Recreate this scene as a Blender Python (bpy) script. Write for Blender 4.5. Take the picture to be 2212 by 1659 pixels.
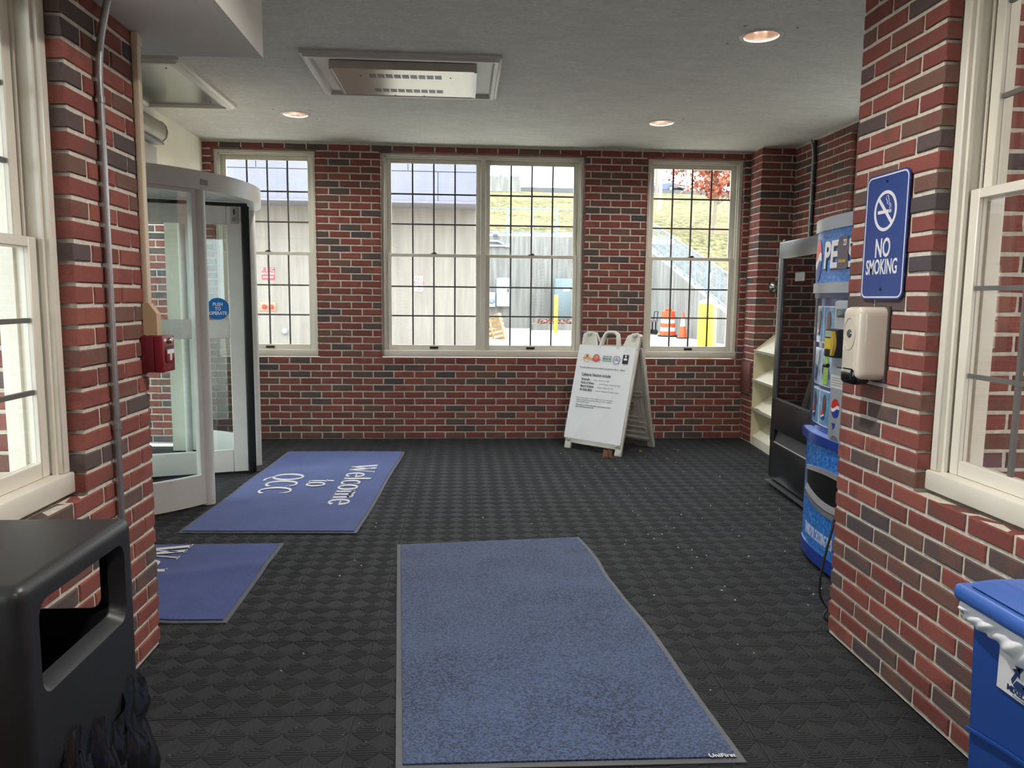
import bpy, bmesh, math, random
from mathutils import Vector, Matrix

for _o in list(bpy.data.objects):
    bpy.data.objects.remove(_o, do_unlink=True)
SC = bpy.context.scene
COL = SC.collection
PI = math.pi
rnd = random.Random(7)

# ------------------------------------------------------------------ camera
F_PX, YAW, PITCH, ROLL, CAM_H = 1612.34, 0.0672, 0.1141, 0.0103, 1.4074
CXP, CYP = 1106.0, 829.5
_f = Vector((math.sin(YAW) * math.cos(PITCH), math.cos(YAW) * math.cos(PITCH), -math.sin(PITCH)))
_r0 = Vector((math.cos(YAW), -math.sin(YAW), 0))
_u0 = _r0.cross(_f)
_r = _r0 * math.cos(ROLL) + _u0 * math.sin(ROLL)
_u = -_r0 * math.sin(ROLL) + _u0 * math.cos(ROLL)
CAM_P = Vector((0, 0, CAM_H))
cam_d = bpy.data.cameras.new('camera')
cam_d.sensor_width = 36.0
cam_d.lens = 36.0 * F_PX / 2212.0
cam_d.clip_start = 0.05
cam_d.clip_end = 600
cam = bpy.data.objects.new('camera', cam_d)
COL.objects.link(cam)
_m = Matrix((_r, _u, -_f)).transposed().to_4x4()
_m.translation = CAM_P
cam.matrix_world = _m
SC.camera = cam

def ray(px, py):
    return _r * ((px - CXP) / F_PX) - _u * ((py - CYP) / F_PX) + _f
def at(px, py, Y):            # pixel -> point on the plane y = Y
    d = ray(px, py); return CAM_P + d * (Y / d.y)
def onx(px, py, X):
    d = ray(px, py); return CAM_P + d * (X / d.x)
def onz(px, py, Z=0.0):
    d = ray(px, py); return CAM_P + d * ((Z - CAM_H) / d.z)
def project(p):
    c = Vector(p) - CAM_P
    z = c.dot(_f)
    if z < 0.05:
        return None
    return (CXP + F_PX * c.dot(_r) / z, CYP - F_PX * c.dot(_u) / z, z)

# ------------------------------------------------------------------ light
SC.view_settings.view_transform = 'Standard'
SC.view_settings.look = 'None'
SC.view_settings.gamma = 1.0
SC.view_settings.use_curve_mapping = False
SC.view_settings.exposure = 1.05
SKY_STRENGTH = 4.2
world = bpy.data.worlds.new('sky')
SC.world = world
world.use_nodes = True
_bg = world.node_tree.nodes['Background']
_bg.inputs[0].default_value = (0.87, 0.935, 1.0, 1)
_bg.inputs[1].default_value = SKY_STRENGTH
sun_d = bpy.data.lights.new('sun', 'SUN')
sun_d.energy = 5.0
sun_d.angle = math.radians(0.6)
sun_d.color = (1.0, 0.93, 0.80)
sun = bpy.data.objects.new('sun', sun_d)
COL.objects.link(sun)
SUN_FROM = Vector((1.0, 0.045, 0.62))
sun.rotation_euler = (SUN_FROM).to_track_quat('Z', 'Y').to_euler()
sun.location = (30, 20, 40)

# ------------------------------------------------------------------ materials
def s2l(c):
    return tuple((v / 12.92 if v <= .04045 else ((v + .055) / 1.055) ** 2.4) for v in (x / 255.0 for x in c))

class NT:
    def __init__(self, name):
        self.m = bpy.data.materials.new(name); self.m.use_nodes = True
        self.t = self.m.node_tree; self.n = self.t.nodes; self.l = self.t.links
        self.b = self.n['Principled BSDF']
    def node(self, typ, **kw):
        nd = self.n.new(typ)
        for k, v in kw.items():
            setattr(nd, k, v)
        return nd
    def link(self, a, b):
        self.l.new(a, b)
    def math(self, op, a, b=None, clamp=False):
        nd = self.n.new('ShaderNodeMath'); nd.operation = op; nd.use_clamp = clamp
        for i, v in enumerate((a, b)):
            if v is None: continue
            if isinstance(v, (int, float)): nd.inputs[i].default_value = v
            else: self.l.new(v, nd.inputs[i])
        return nd.outputs[0]
    def noise(self, vec, scale, detail=3, rough=.55, dist=0):
        nd = self.n.new('ShaderNodeTexNoise'); nd.inputs['Scale'].default_value = scale
        nd.inputs['Detail'].default_value = detail; nd.inputs['Roughness'].default_value = rough
        nd.inputs['Distortion'].default_value = dist
        if vec is not None: self.l.new(vec, nd.inputs['Vector'])
        return nd.outputs['Fac']
    def ramp(self, fac, stops, interp='LINEAR'):
        nd = self.n.new('ShaderNodeValToRGB'); cr = nd.color_ramp; cr.interpolation = interp
        while len(cr.elements) < len(stops): cr.elements.new(0.5)
        for e, (p, c) in zip(cr.elements, stops):
            e.position = p; e.color = (c[0], c[1], c[2], 1) if len(c) == 3 else c
        self.l.new(fac, nd.inputs[0])
        return nd.outputs[0]
    def mix(self, fac, a, b, typ='MIX'):
        nd = self.n.new('ShaderNodeMix'); nd.data_type = 'RGBA'; nd.blend_type = typ
        for i, v in ((0, fac), (6, a), (7, b)):
            if isinstance(v, (int, float)): nd.inputs[i].default_value = v
            elif isinstance(v, tuple): nd.inputs[i].default_value = (v[0], v[1], v[2], 1)
            else: self.l.new(v, nd.inputs[i])
        return nd.outputs[2]
    def bump(self, h, strength=.3, dist=.01):
        nd = self.n.new('ShaderNodeBump'); nd.inputs['Strength'].default_value = strength
        nd.inputs['Distance'].default_value = dist
        self.l.new(h, nd.inputs['Height']); self.l.new(nd.outputs[0], self.b.inputs['Normal'])
    def set(self, **kw):
        for k, v in kw.items():
            k = {'color': 'Base Color', 'rough': 'Roughness', 'metal': 'Metallic', 'spec': 'Specular IOR Level', 'coat': 'Coat Weight', 'alpha': 'Alpha'}.get(k, k)
            if isinstance(v, (int, float)): self.b.inputs[k].default_value = v
            elif isinstance(v, tuple): self.b.inputs[k].default_value = (v[0], v[1], v[2], 1)
            else: self.l.new(v, self.b.inputs[k])
    def pos(self):
        return self.n.new('ShaderNodeNewGeometry').outputs['Position']
    def obj(self):
        return self.n.new('ShaderNodeTexCoord').outputs['Object']

MATS = {}
def mat(name, rgb, rough=.5, metal=0.0, var=0.08, scale=9, bump=0.0, bscale=60, spec=.5, coat=0.0, world_pos=False):
    """plain coloured surface with a little mottling of its own and optional fine relief"""
    if name in MATS: return MATS[name]
    t = NT(name); c = s2l(rgb)
    v = t.pos() if world_pos else t.obj()
    n = t.noise(v, scale, 4)
    lo = tuple(x * (1 - var) for x in c); hi = tuple(min(1, x * (1 + var)) for x in c)
    t.set(color=t.ramp(n, [(.3, lo), (.7, hi)]), rough=rough, metal=metal, spec=spec, coat=coat)
    if bump:
        t.bump(t.noise(v, bscale, 3), bump, .004)
    MATS[name] = t.m
    return t.m
def emit(name, rgb, strength):
    if name in MATS: return MATS[name]
    t = NT(name); c = s2l(rgb)
    t.set(color=c, rough=.5)
    t.b.inputs['Emission Color'].default_value = (*c, 1); t.b.inputs['Emission Strength'].default_value = strength
    MATS[name] = t.m
    return t.m
def glass_mat(name, tint=(.93, .95, .94), rough=0.0, f0=.045):
    t = NT(name)
    t.n.remove(t.b)
    out = t.n['Material Output']
    lw = t.node('ShaderNodeLayerWeight'); lw.inputs[0].default_value = .5
    p = t.math('POWER', lw.outputs['Facing'], 5.0)
    fac = t.math('ADD', t.math('MULTIPLY', p, 1 - f0), f0, clamp=True)
    tr = t.node('ShaderNodeBsdfTransparent'); tr.inputs[0].default_value = (*tint, 1)
    gl = t.node('ShaderNodeBsdfGlossy'); gl.inputs['Roughness'].default_value = rough
    mx = t.node('ShaderNodeMixShader')
    t.link(fac, mx.inputs[0]); t.link(tr.outputs[0], mx.inputs[1]); t.link(gl.outputs[0], mx.inputs[2])
    t.link(mx.outputs[0], out.inputs[0])
    return t.m

def brick_mat(name, island):
    t = NT(name)
    if island:
        r = t.node('ShaderNodeNewGeometry').outputs['Random Per Island']
    else:
        r = t.node('ShaderNodeObjectInfo').outputs['Random']
    p = t.pos()
    red = s2l((136, 78, 71)); red2 = s2l((122, 70, 65)); red3 = s2l((148, 88, 77)); brn = s2l((118, 88, 78)); drk = s2l((96, 82, 80)); cha = s2l((82, 76, 80))
    base = t.ramp(r, [(0, cha), (.06, drk), (.16, drk), (.20, brn), (.30, brn), (.34, red2), (.6, red), (.8, red3), (1, red2)])
    alt = t.ramp(r, [(0, drk), (.14, brn), (.3, red2), (.55, red3), (.75, red2), (.9, brn), (1, drk)])
    big = t.noise(p, 9, 2)
    base = t.mix(t.ramp(big, [(.52, (0, 0, 0)), (.62, (.75, .75, .75))]), base, alt)
    fine = t.noise(p, 160, 4, .7)
    base = t.mix(.35, base, t.ramp(fine, [(.3, (.25, .25, .25)), (.7, (1.0, 1.0, 1.0))]), 'MULTIPLY')
    spk = t.noise(p, 70, 4, .7)
    base = t.mix(t.ramp(spk, [(.71, (0, 0, 0)), (.76, (.45, .45, .45))]), base, s2l((186, 176, 164)))
    t.set(color=base, rough=.82, spec=.25)
    t.bump(t.noise(p, 120, 4, .65), .35, .004)
    MATS[name] = t.m
    return t.m
BRICK = brick_mat('brick_clay', False)
BRICK_S = brick_mat('brick_clay_joined', True)

def mortar_mat():
    t = NT('mortar'); p = t.pos()
    n = t.noise(p, 40, 4, .6)
    t.set(color=t.ramp(n, [(.3, s2l((182, 175, 162))), (.7, s2l((212, 206, 194)))]), rough=.95, spec=.15)
    t.bump(t.noise(p, 220, 3), .6, .004)
    return t.m
MORTAR = mortar_mat()

def ceiling_mat():
    t = NT('stippled_plaster'); p = t.pos()
    mp = t.node('ShaderNodeMapping'); mp.inputs['Scale'].default_value = (1, 2.6, 1); t.link(p, mp.inputs[0])
    v = mp.outputs[0]
    a = t.noise(v, 5, 4, .6, .6); b = t.noise(v, 42, 5, .72)
    col = t.mix(t.ramp(b, [(.35, (0, 0, 0)), (.62, (1, 1, 1))]), s2l((212, 210, 202)), s2l((236, 235, 228)))
    col = t.mix(t.ramp(a, [(.42, (0, 0, 0)), (.66, (.4, .4, .4))]), col, s2l((202, 200, 194)))
    t.set(color=col, rough=.95, spec=.1)
    h = t.math('ADD', t.math('MULTIPLY', b, .7), t.noise(p, 110, 3, .7))
    t.bump(h, .75, .012)
    return t.m
CEIL = ceiling_mat()
WHITE = mat('painted_white_trim', (212, 207, 195), .45, var=.05, scale=4, bump=.05, bscale=90)
PVC = mat('white_vinyl', (216, 211, 198), .38, var=.05, scale=5)
SOFFIT = mat('white_drywall', (222, 220, 212), .8, var=.03, scale=3)
CREAMWALL = mat('cream_drywall', (236, 230, 212), .85, var=.04, scale=2.5)
ALUM = mat('white_powdercoat', (214, 212, 204), .35, var=.04)
STEEL = mat('brushed_steel', (168, 165, 156), .2, .9, var=.05, scale=3)
DARKGREY = mat('grid_bar_grey', (96, 94, 92), .5)
BLACK = mat('black_plastic', (22, 23, 25), .45, var=.2)
RUBBER = mat('grey_rubber', (84, 86, 92), .7, var=.12, bump=.15)
GLASS = glass_mat('window_glass')
DOORGLASS = glass_mat('door_glass', (.90, .93, .92), 0, .06)
CONC = None

# ------------------------------------------------------------------ mesh helpers
class MB:
    def __init__(self):
        self.v = []; self.f = []
    def add(self, vs, fs):
        o = len(self.v); self.v += [tuple(p) for p in vs]; self.f += [tuple(i + o for i in q) for q in fs]; return self
    def box(self, x0, x1, y0, y1, z0, z1):
        vs = [(x, y, z) for z in (z0, z1) for y in (y0, y1) for x in (x0, x1)]
        return self.add(vs, [(0, 2, 3, 1), (4, 5, 7, 6), (0, 1, 5, 4), (2, 6, 7, 3), (0, 4, 6, 2), (1, 3, 7, 5)])
    def rbox(self, x0, x1, y0, y1, z0, z1, r=.01, seg=2, axis=None):
        bm = bmesh.new(); bmesh.ops.create_cube(bm, size=1)
        for v in bm.verts:
            v.co = Vector((x0 + (v.co.x + .5) * (x1 - x0), y0 + (v.co.y + .5) * (y1 - y0), z0 + (v.co.z + .5) * (z1 - z0)))
        es = list(bm.edges)
        if axis is not None:
            es = [e for e in es if abs((e.verts[0].co - e.verts[1].co).normalized()[axis]) > .9]
        bmesh.ops.bevel(bm, geom=es, offset=r, segments=seg, affect='EDGES', profile=.5, clamp_overlap=True)
        return self.addbm(bm)
    def addbm(self, bm):
        bm.verts.index_update()
        self.add([v.co[:] for v in bm.verts], [[v.index for v in f.verts] for f in bm.faces]); bm.free(); return self
    def prism(self, poly, a, b, axis='y'):
        """poly: 2-D points; extruded from a to b along axis"""
        n = len(poly)
        def P(p, t):
            return (p[0], t, p[1]) if axis == 'y' else ((t, p[0], p[1]) if axis == 'x' else (p[0], p[1], t))
        vs = [P(p, a) for p in poly] + [P(p, b) for p in poly]
        fs = [tuple(range(n)), tuple(range(2 * n - 1, n - 1, -1))]
        fs += [(i, i + n, (i + 1) % n + n, (i + 1) % n) for i in range(n)]
        return self.add(vs, fs)
    def tube(self, pts, r, seg=10, cap=True):
        pts = [Vector(p) for p in pts]; n = len(pts); rs = r if isinstance(r, (list, tuple)) else [r] * n
        vs = []; prev = None
        for i, p in enumerate(pts):
            d = (pts[min(i + 1, n - 1)] - pts[max(i - 1, 0)]).normalized()
            if prev is None:
                a = Vector((0, 0, 1)) if abs(d.z) < .9 else Vector((1, 0, 0))
                x = d.cross(a).normalized()
            else:
                x = (prev - d * prev.dot(d)).normalized()
            prev = x; y = d.cross(x)
            for k in range(seg):
                t = 2 * PI * k / seg
                vs.append(p + (x * math.cos(t) + y * math.sin(t)) * rs[i])
        fs = [(i * seg + k, i * seg + (k + 1) % seg, (i + 1) * seg + (k + 1) % seg, (i + 1) * seg + k) for i in range(n - 1) for k in range(seg)]
        if cap:
            fs += [tuple(range(seg - 1, -1, -1)), tuple(range((n - 1) * seg, n * seg))]
        return self.add(vs, fs)
    def lathe(self, prof, c=(0, 0, 0), seg=24, a0=0.0, a1=2 * PI, caps=False):
        full = abs(a1 - a0 - 2 * PI) < 1e-6
        m = seg if full else seg + 1; n = len(prof); vs = []
        for k in range(m):
            t = a0 + (a1 - a0) * k / seg
            for (r, z) in prof:
                vs.append((c[0] + r * math.cos(t), c[1] + r * math.sin(t), c[2] + z))
        fs = []
        for k in range(seg):
            k2 = (k + 1) % m
            for i in range(n - 1):
                fs.append((k * n + i, k2 * n + i, k2 * n + i + 1, k * n + i + 1))
        if caps and not full:
            fs += [tuple(range(n)), tuple((m - 1) * n + i for i in range(n - 1, -1, -1))]
        return self.add(vs, fs)
    def sweep_arc(self, c, r0, r1, z0, z1, a0, a1, seg=24):
        """solid ring sector"""
        prof = [(r0, z0), (r1, z0), (r1, z1), (r0, z1), (r0, z0)]
        return self.lathe(prof, c, seg, a0, a1, caps=abs(a1 - a0) < 2 * PI - 1e-6)
    def beam(self, p, q, w, h, up=(0, 0, 1)):
        p = Vector(p); q = Vector(q); d = (q - p).normalized(); s = d.cross(Vector(up))
        if s.length < 1e-4: s = d.cross(Vector((1, 0, 0)))
        s.normalize(); u = s.cross(d)
        vs = [e + s * a * w / 2 + u * b * h / 2 for e in (p, q) for (a, b) in ((-1, -1), (1, -1), (1, 1), (-1, 1))]
        return self.add(vs, [(3, 2, 1, 0), (4, 5, 6, 7), (0, 1, 5, 4), (1, 2, 6, 5), (2, 3, 7, 6), (3, 0, 4, 7)])
    def grid(self, fn, nu, nv):
        vs = [fn(i / nu, j / nv) for j in range(nv + 1) for i in range(nu + 1)]
        fs = [(j * (nu + 1) + i, j * (nu + 1) + i + 1, (j + 1) * (nu + 1) + i + 1, (j + 1) * (nu + 1) + i) for j in range(nv) for i in range(nu)]
        return self.add(vs, fs)
    def sheet(self, fn, nu, nv, th):
        """closed thin sheet: fn gives top points, bottom is th lower (z)"""
        top = [Vector(fn(i / nu, j / nv)) for j in range(nv + 1) for i in range(nu + 1)]
        n = len(top)
        vs = top + [p - Vector((0, 0, th)) for p in top]
        q = [(j * (nu + 1) + i, j * (nu + 1) + i + 1, (j + 1) * (nu + 1) + i + 1, (j + 1) * (nu + 1) + i) for j in range(nv) for i in range(nu)]
        fs = q + [tuple(n + i for i in reversed(f)) for f in q]
        ring = [i for i in range(nu)] + [j * (nu + 1) + nu for j in range(nv)] + [nv * (nu + 1) + i for i in range(nu, 0, -1)] + [j * (nu + 1) for j in range(nv, 0, -1)]
        for a, b in zip(ring, ring[1:] + ring[:1]):
            fs.append((b, a, a + n, b + n))
        return self.add(vs, fs)
    def ellipsoid(self, c, r, seg=16, ring=10):
        prof = [(math.sin(PI * i / ring), -math.cos(PI * i / ring)) for i in range(ring + 1)]
        o = MB(); o.lathe(prof, (0, 0, 0), seg)
        return self.add([(c[0] + v[0] * r[0], c[1] + v[1] * r[1], c[2] + v[2] * r[2]) for v in o.v], o.f)
    def xform(self, M):
        self.v = [tuple(M @ Vector(p)) for p in self.v]; return self
    def mesh(self, name, m, smooth=None):
        me = bpy.data.meshes.new(name)
        me.from_pydata(self.v, [], self.f); me.validate(); me.update()
        if m is not None: me.materials.append(m)
        if smooth is not None:
            me.polygons.foreach_set('use_smooth', [True] * len(me.polygons))
            me.set_sharp_from_angle(angle=math.radians(smooth))
        return me
    def build(self, name, m, parent=None, smooth=None, fix=True, **kw):
        me = self.mesh(name, m, smooth)
        if fix:
            bm = bmesh.new(); bm.from_mesh(me); bmesh.ops.remove_doubles(bm, verts=bm.verts, dist=1e-6)
            bmesh.ops.recalc_face_normals(bm, faces=bm.faces); bm.to_mesh(me); bm.free()
            if smooth is not None: me.set_sharp_from_angle(angle=math.radians(smooth))
        return link(name, me, parent, **kw)

def link(name, me, parent=None, loc=None, M=None, kind=None, label=None, cat=None, group=None):
    o = bpy.data.objects.new(name, me); COL.objects.link(o)
    if parent is not None: o.parent = parent
    if M is not None: o.matrix_basis = M
    if loc is not None: o.location = loc
    tag(o, label, cat, group, kind)
    return o
def tag(o, label=None, cat=None, group=None, kind=None):
    if label: o['label'] = label
    if cat: o['category'] = cat
    if group: o['group'] = group
    if kind: o['kind'] = kind
    return o
def thing(name, label, cat, loc=(0, 0, 0), rz=0.0, group=None, M=None):
    o = bpy.data.objects.new(name, None); COL.objects.link(o); o.empty_display_size = .1
    if M is not None: o.matrix_basis = M
    else:
        o.location = loc; o.rotation_euler = (0, 0, rz)
    return tag(o, label, cat, group)
def box(name, m, b, parent=None, r=0, **kw):
    mb = MB()
    if r: mb.rbox(*b, r=r); kw.setdefault('smooth', 35)
    else: mb.box(*b)
    return mb.build(name, m, parent, **kw)
def copy_tree(o, parent=None):
    c = o.copy(); COL.objects.link(c); c.parent = parent
    for ch in list(o.children):
        copy_tree(ch, c)
    return c
def frame_mat(o, n):
    """matrix whose x runs along a wall (to the right when you face it), y goes into the wall, z is up"""
    n = Vector(n).normalized(); y = -n; z = Vector((0, 0, 1)); x = y.cross(z)
    M = Matrix((x, y, z)).transposed().to_4x4(); M.translation = Vector(o)
    return M

_txt_cache = {}
def text_mb(s, size=.1, sx=1.0, offset=0.0, extrude=.0004, align='CENTER', spacing=1.0, shear=0.0, linespace=1.0):
    """text in the xz plane facing -y, as an MB"""
    cu = bpy.data.curves.new('t', 'FONT'); cu.body = s; cu.size = size; cu.extrude = extrude; cu.offset = offset
    cu.align_x = align; cu.align_y = 'CENTER'; cu.space_character = spacing; cu.shear = shear; cu.resolution_u = 3; cu.space_line = linespace
    ob = bpy.data.objects.new('t', cu); COL.objects.link(ob)
    me = bpy.data.meshes.new_from_object(ob)
    mb = MB()
    mb.add([(v.co.x * sx, -v.co.z, v.co.y) for v in me.vertices], [tuple(p.vertices) for p in me.polygons])
    bpy.data.objects.remove(ob); bpy.data.curves.remove(cu); bpy.data.meshes.remove(me)
    return mb
def text(name, s, m, parent, M=None, **kw):
    mb = text_mb(s, **kw)
    if M is not None: mb.xform(M)
    return mb.build(name, m, parent, fix=False)

# ------------------------------------------------------------------ bricks
COURSE, BL, JOINT = 0.0680, 0.2032, 0.0138
def brick_mesh(w, h, depth, seed, name, m):
    """one brick: x centred, front at y=0, z centred; uneven arrises and a small chamfer"""
    q = random.Random(seed); j = lambda s: q.uniform(-s, s)
    ch = .0035
    def loop(ix, iz, y, jit):
        pts = [(-1, -1), (0, -1), (1, -1), (1, 0), (1, 1), (0, 1), (-1, 1), (-1, 0)]
        return [(a * (w / 2 - ix) + j(jit), y + j(jit * .4), b * (h / 2 - iz) + j(jit)) for a, b in pts]
    vs = loop(0, 0, depth, 0) + loop(0, 0, ch, .0016) + loop(ch, ch, 0, .0010)
    fs = [tuple(range(7, -1, -1))]
    for k in (0, 8):
        fs += [(k + i, k + (i + 1) % 8, k + 8 + (i + 1) % 8, k + 8 + i) for i in range(8)]
    fs.append(tuple(range(16, 24)))
    me = bpy.data.meshes.new(name); me.from_pydata(vs, [], fs); me.update()
    bm = bmesh.new(); bm.from_mesh(me); bmesh.ops.recalc_face_normals(bm, faces=bm.faces); bm.to_mesh(me); bm.free()
    me.materials.append(m)
    return me
_bm_cache = {}
def brick_variant(w, depth, k):
    full = w > .15
    key = (full, round(depth, 3), k % 6)
    if key not in _bm_cache:
        _bm_cache[key] = brick_mesh((BL - JOINT) if full else (BL / 2 - JOINT), COURSE - JOINT, depth, hash(key) % 9999, 'brick', BRICK)
    return _bm_cache[key], ((BL - JOINT) if full else (BL / 2 - JOINT))

def lay_bricks(parent, o, n, L, z0, z1, openings=(), phase=0.0, start=(0, 0), end=None, depth=.05, limit=300, zoff=.010, edepth=None, par=0):
    """running bond on the face with origin o (left end as you face it, z=0) and outward normal n.
    start/end: where odd and even courses begin and stop (toothed corners)"""
    M = frame_mat(o, n); end = end or (L, L)
    cells = []
    k = int(math.floor((z0 - zoff) / COURSE))
    while zoff + k * COURSE < z1 - .012:
        a0 = max(zoff + k * COURSE + JOINT / 2, z0 + .001); a1 = min(zoff + (k + 1) * COURSE - JOINT / 2, z1)
        kk = (k + par) % 2
        if a1 - a0 > .015:
            u = phase + (BL / 2 if kk else 0) - BL * 2
            s, e = start[kk], end[kk]
            while u < e:
                segs = [(max(u + JOINT / 2, s), min(u + BL - JOINT / 2, e))]
                for (p0, p1, q0, q1) in openings:
                    if min(a1, q1) - max(a0, q0) < .02: continue
                    ns = []
                    for (b0, b1) in segs:
                        if p1 <= b0 or p0 >= b1:
                            if 0 <= p0 - b1 < .045: b1 = p0
                            if 0 <= b0 - p1 < .045: b0 = p1
                            ns.append((b0, b1))
                        else:
                            if p0 - b0 > .03: ns.append((b0, p0))
                            if b1 - p1 > .03: ns.append((p1, b1))
                    segs = ns
                for (b0, b1) in segs:
                    if b1 - b0 > .022: cells.append((b0, b1, a0, a1))
                u += BL
        k += 1
    info = []
    for c in cells:
        ctr = M @ Vector(((c[0] + c[1]) / 2, 0, (c[2] + c[3]) / 2))
        pr = project(ctr); vis = 0
        if pr and -60 < pr[0] < 2272 and -40 < pr[1] < 1700 and (CAM_P - ctr).dot(Vector(n)) > 0:
            vis = (c[1] - c[0]) * (c[3] - c[2]) / pr[2] ** 2 * abs((CAM_P - ctr).normalized().dot(Vector(n)))
        info.append((vis, c))
    info.sort(key=lambda t: -t[0])
    stuff = MB()
    for i, (vis, c) in enumerate(info):
        me, w = brick_variant(c[1] - c[0], depth, rnd.randrange(6))
        S = Matrix.Diagonal(((c[1] - c[0]) / w, 1, (c[3] - c[2]) / (COURSE - JOINT), 1))
        L4 = Matrix.Translation(((c[0] + c[1]) / 2, rnd.uniform(-.0012, .0012), (c[2] + c[3]) / 2))
        if vis > 0 and i < limit:
            link('brick', me, parent, M=M @ L4 @ Matrix.Rotation(rnd.uniform(-.006, .006), 4, 'Y') @ S)
        else:
            X = M @ L4 @ S
            stuff.add([X @ v.co for v in me.vertices], [tuple(p.vertices) for p in me.polygons])
    if stuff.v:
        stuff.build('brickwork', BRICK_S, parent, fix=False, kind='stuff')
    return len(info)

def wall_mb(mb, o, n, L, z0, z1, th, openings=(), back=.006):
    """solid slab with rectangular holes behind a brick face"""
    us = sorted({0, L, *[p for q in openings for p in q[:2]]}); zs = sorted({z0, z1, *[p for q in openings for p in q[2:]]})
    us = [u for u in us if 0 <= u <= L]; zs = [z for z in zs if z0 <= z <= z1]
    M = frame_mat(o, n); t = MB()
    for a, b in zip(us, us[1:]):
        for c, d in zip(zs, zs[1:]):
            mu, mz = (a + b) / 2, (c + d) / 2
            if any(p0 < mu < p1 and q0 < mz < q1 for (p0, p1, q0, q1) in openings): continue
            t.box(a, b, back, th, c, d)
    mb.add([M @ Vector(p) for p in t.v], t.f)
    return mb
# ================================================================== THE SETTING
H = 2.872
XL, XR, YCR, YCL = -1.22, 1.568, 2.97, 2.985
YB, XBL, XBR, XW, YP = 7.43, -2.458, 2.858, 3.18, 7.16
YEND = -2.2
ZSOF = 2.372
ZW0, ZW1 = .818, 2.795

def grow(ops, d=.014):
    return [(a - d, b + d, c - d, e + d) for (a, b, c, e) in ops]

# --- back wall
W1, W2, W3 = (-2.372, -1.412), (-.792, 1.198), (1.824, 2.796)
ops_b = [(a - XBL, b - XBL, ZW0, ZW1) for a, b in (W1, W2, W3)]
mb = MB(); wall_mb(mb, (XBL, YB, 0), (0, -1, 0), XBR - XBL, 0, H, .2, grow(ops_b))
mb.box(XBL - .16, XBL, YB + .006, YB + .2, 0, H); mb.box(XBR, 3.4, YB + .006, YB + .2, 0, H)
wall_back = mb.build('wall_back', MORTAR, fix=False, kind='structure', label='red brick wall with three white windows looking onto the hillside', cat='wall')
lay_bricks(wall_back, (XBL, YB, 0), (0, -1, 0), XBR - XBL, 0, H, ops_b, phase=.055, zoff=.0)
# --- pilaster in the corner
wall_pil = box('wall_pilaster', MORTAR, (XBR + .006, 3.4, YP + .006, YB, 0, H), kind='structure', label='brick pilaster in the corner beside the tiered display rack', cat='wall')
lay_bricks(wall_pil, (XBR, YB, 0), (-1, 0, 0), .27, 0, H, (), phase=.27 - BL + JOINT / 2, start=(0, 0), end=(.27, .27 - .104), depth=.0975, par=0)
lay_bricks(wall_pil, (XBR, YP, 0), (0, -1, 0), .33, 0, H, (), phase=-JOINT / 2 - BL / 2, start=(.102, 0), end=(.33, .33), depth=.0975, par=0)
# --- right wall of the room
ops_r = [(YP - 6.115, YP - 4.2, ZW0, ZW1 - .01)]
mb = MB(); wall_mb(mb, (XW, YP, 0), (-1, 0, 0), YP - YCR + .2, 0, H, .2, grow(ops_r))
wall_right = mb.build('wall_right', MORTAR, fix=False, kind='structure', label='brick wall behind the two vending machines', cat='wall')
lay_bricks(wall_right, (XW, YP, 0), (-1, 0, 0), YP - YCR, 0, H, ops_r, phase=.03, zoff=.0)
# --- walls of the passage
ops_pr = [(YCR - 2.437, YCR - .35, .765, 2.72)]
mb = MB(); wall_mb(mb, (XR, YCR - .006, 0), (-1, 0, 0), YCR - YEND - .006, 0, H, .2, [(a - .006, b - .006, c, d) for a, b, c, d in grow(ops_pr)])
wall_pr = mb.build('wall_passage_right', MORTAR, fix=False, kind='structure', label='brick passage wall carrying the no smoking sign', cat='wall')
lay_bricks(wall_pr, (XR, YCR, 0), (-1, 0, 0), YCR - YEND, 0, H, ops_pr, phase=-JOINT / 2)
ops_pl = [(.35 - YEND, 2.468 - YEND, .765, 2.33)]
mb = MB(); wall_mb(mb, (XL, YEND, 0), (1, 0, 0), YCL - YEND - .006, 0, ZSOF, .2, grow(ops_pl))
wall_pl = mb.build('wall_passage_left', MORTAR, fix=False, kind='structure', label='brick passage wall carrying the red fire alarm pull station', cat='wall')
lay_bricks(wall_pl, (XL, YEND, 0), (1, 0, 0), YCL - YEND, 0, ZSOF, ops_pl, phase=(YCL - YEND + JOINT / 2) % BL)
# --- outer faces seen through the passage windows
wall_fr = box('wall_front_right', MORTAR, (XR + .2, 3.4, 2.456, YCR, 0, H + .1), kind='structure', label='outside brick wall seen through the window next to the recycling bin', cat='wall')
lay_bricks(wall_fr, (XR + .2, 2.45, 0), (0, -1, 0), 1.43, 0, H, (), phase=.03, par=1)
wall_fl = box('wall_front_left', MORTAR, (-3.4, XL - .2, 2.476, YCL, 0, H + .1), kind='structure', label='outside brick wall seen through the window above the black litter bin', cat='wall')
lay_bricks(wall_fl, (-2.6, 2.47, 0), (0, -1, 0), 1.18, 0, H, (), phase=.06)
# --- wall with the revolving door
DC = Vector((-2.69, 5.68, 0)); DR = 1.14
mb = MB(); wall_mb(mb, (XBL, YCL, 0), (1, 0, 0), YB - YCL, 0, H, .16, [(4.50 - YCL, 6.86 - YCL, -.1, 2.2)], back=0)
wall_left = mb.build('wall_left', CREAMWALL, fix=False, kind='structure', label='cream plastered wall above the revolving door', cat='wall')
wall_end = box('wall_end', SOFFIT, (XL - .2, XR + .2, YEND - .2, YEND, 0, H), kind='structure', label='white wall closing the passage behind the viewer', cat='wall')
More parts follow.
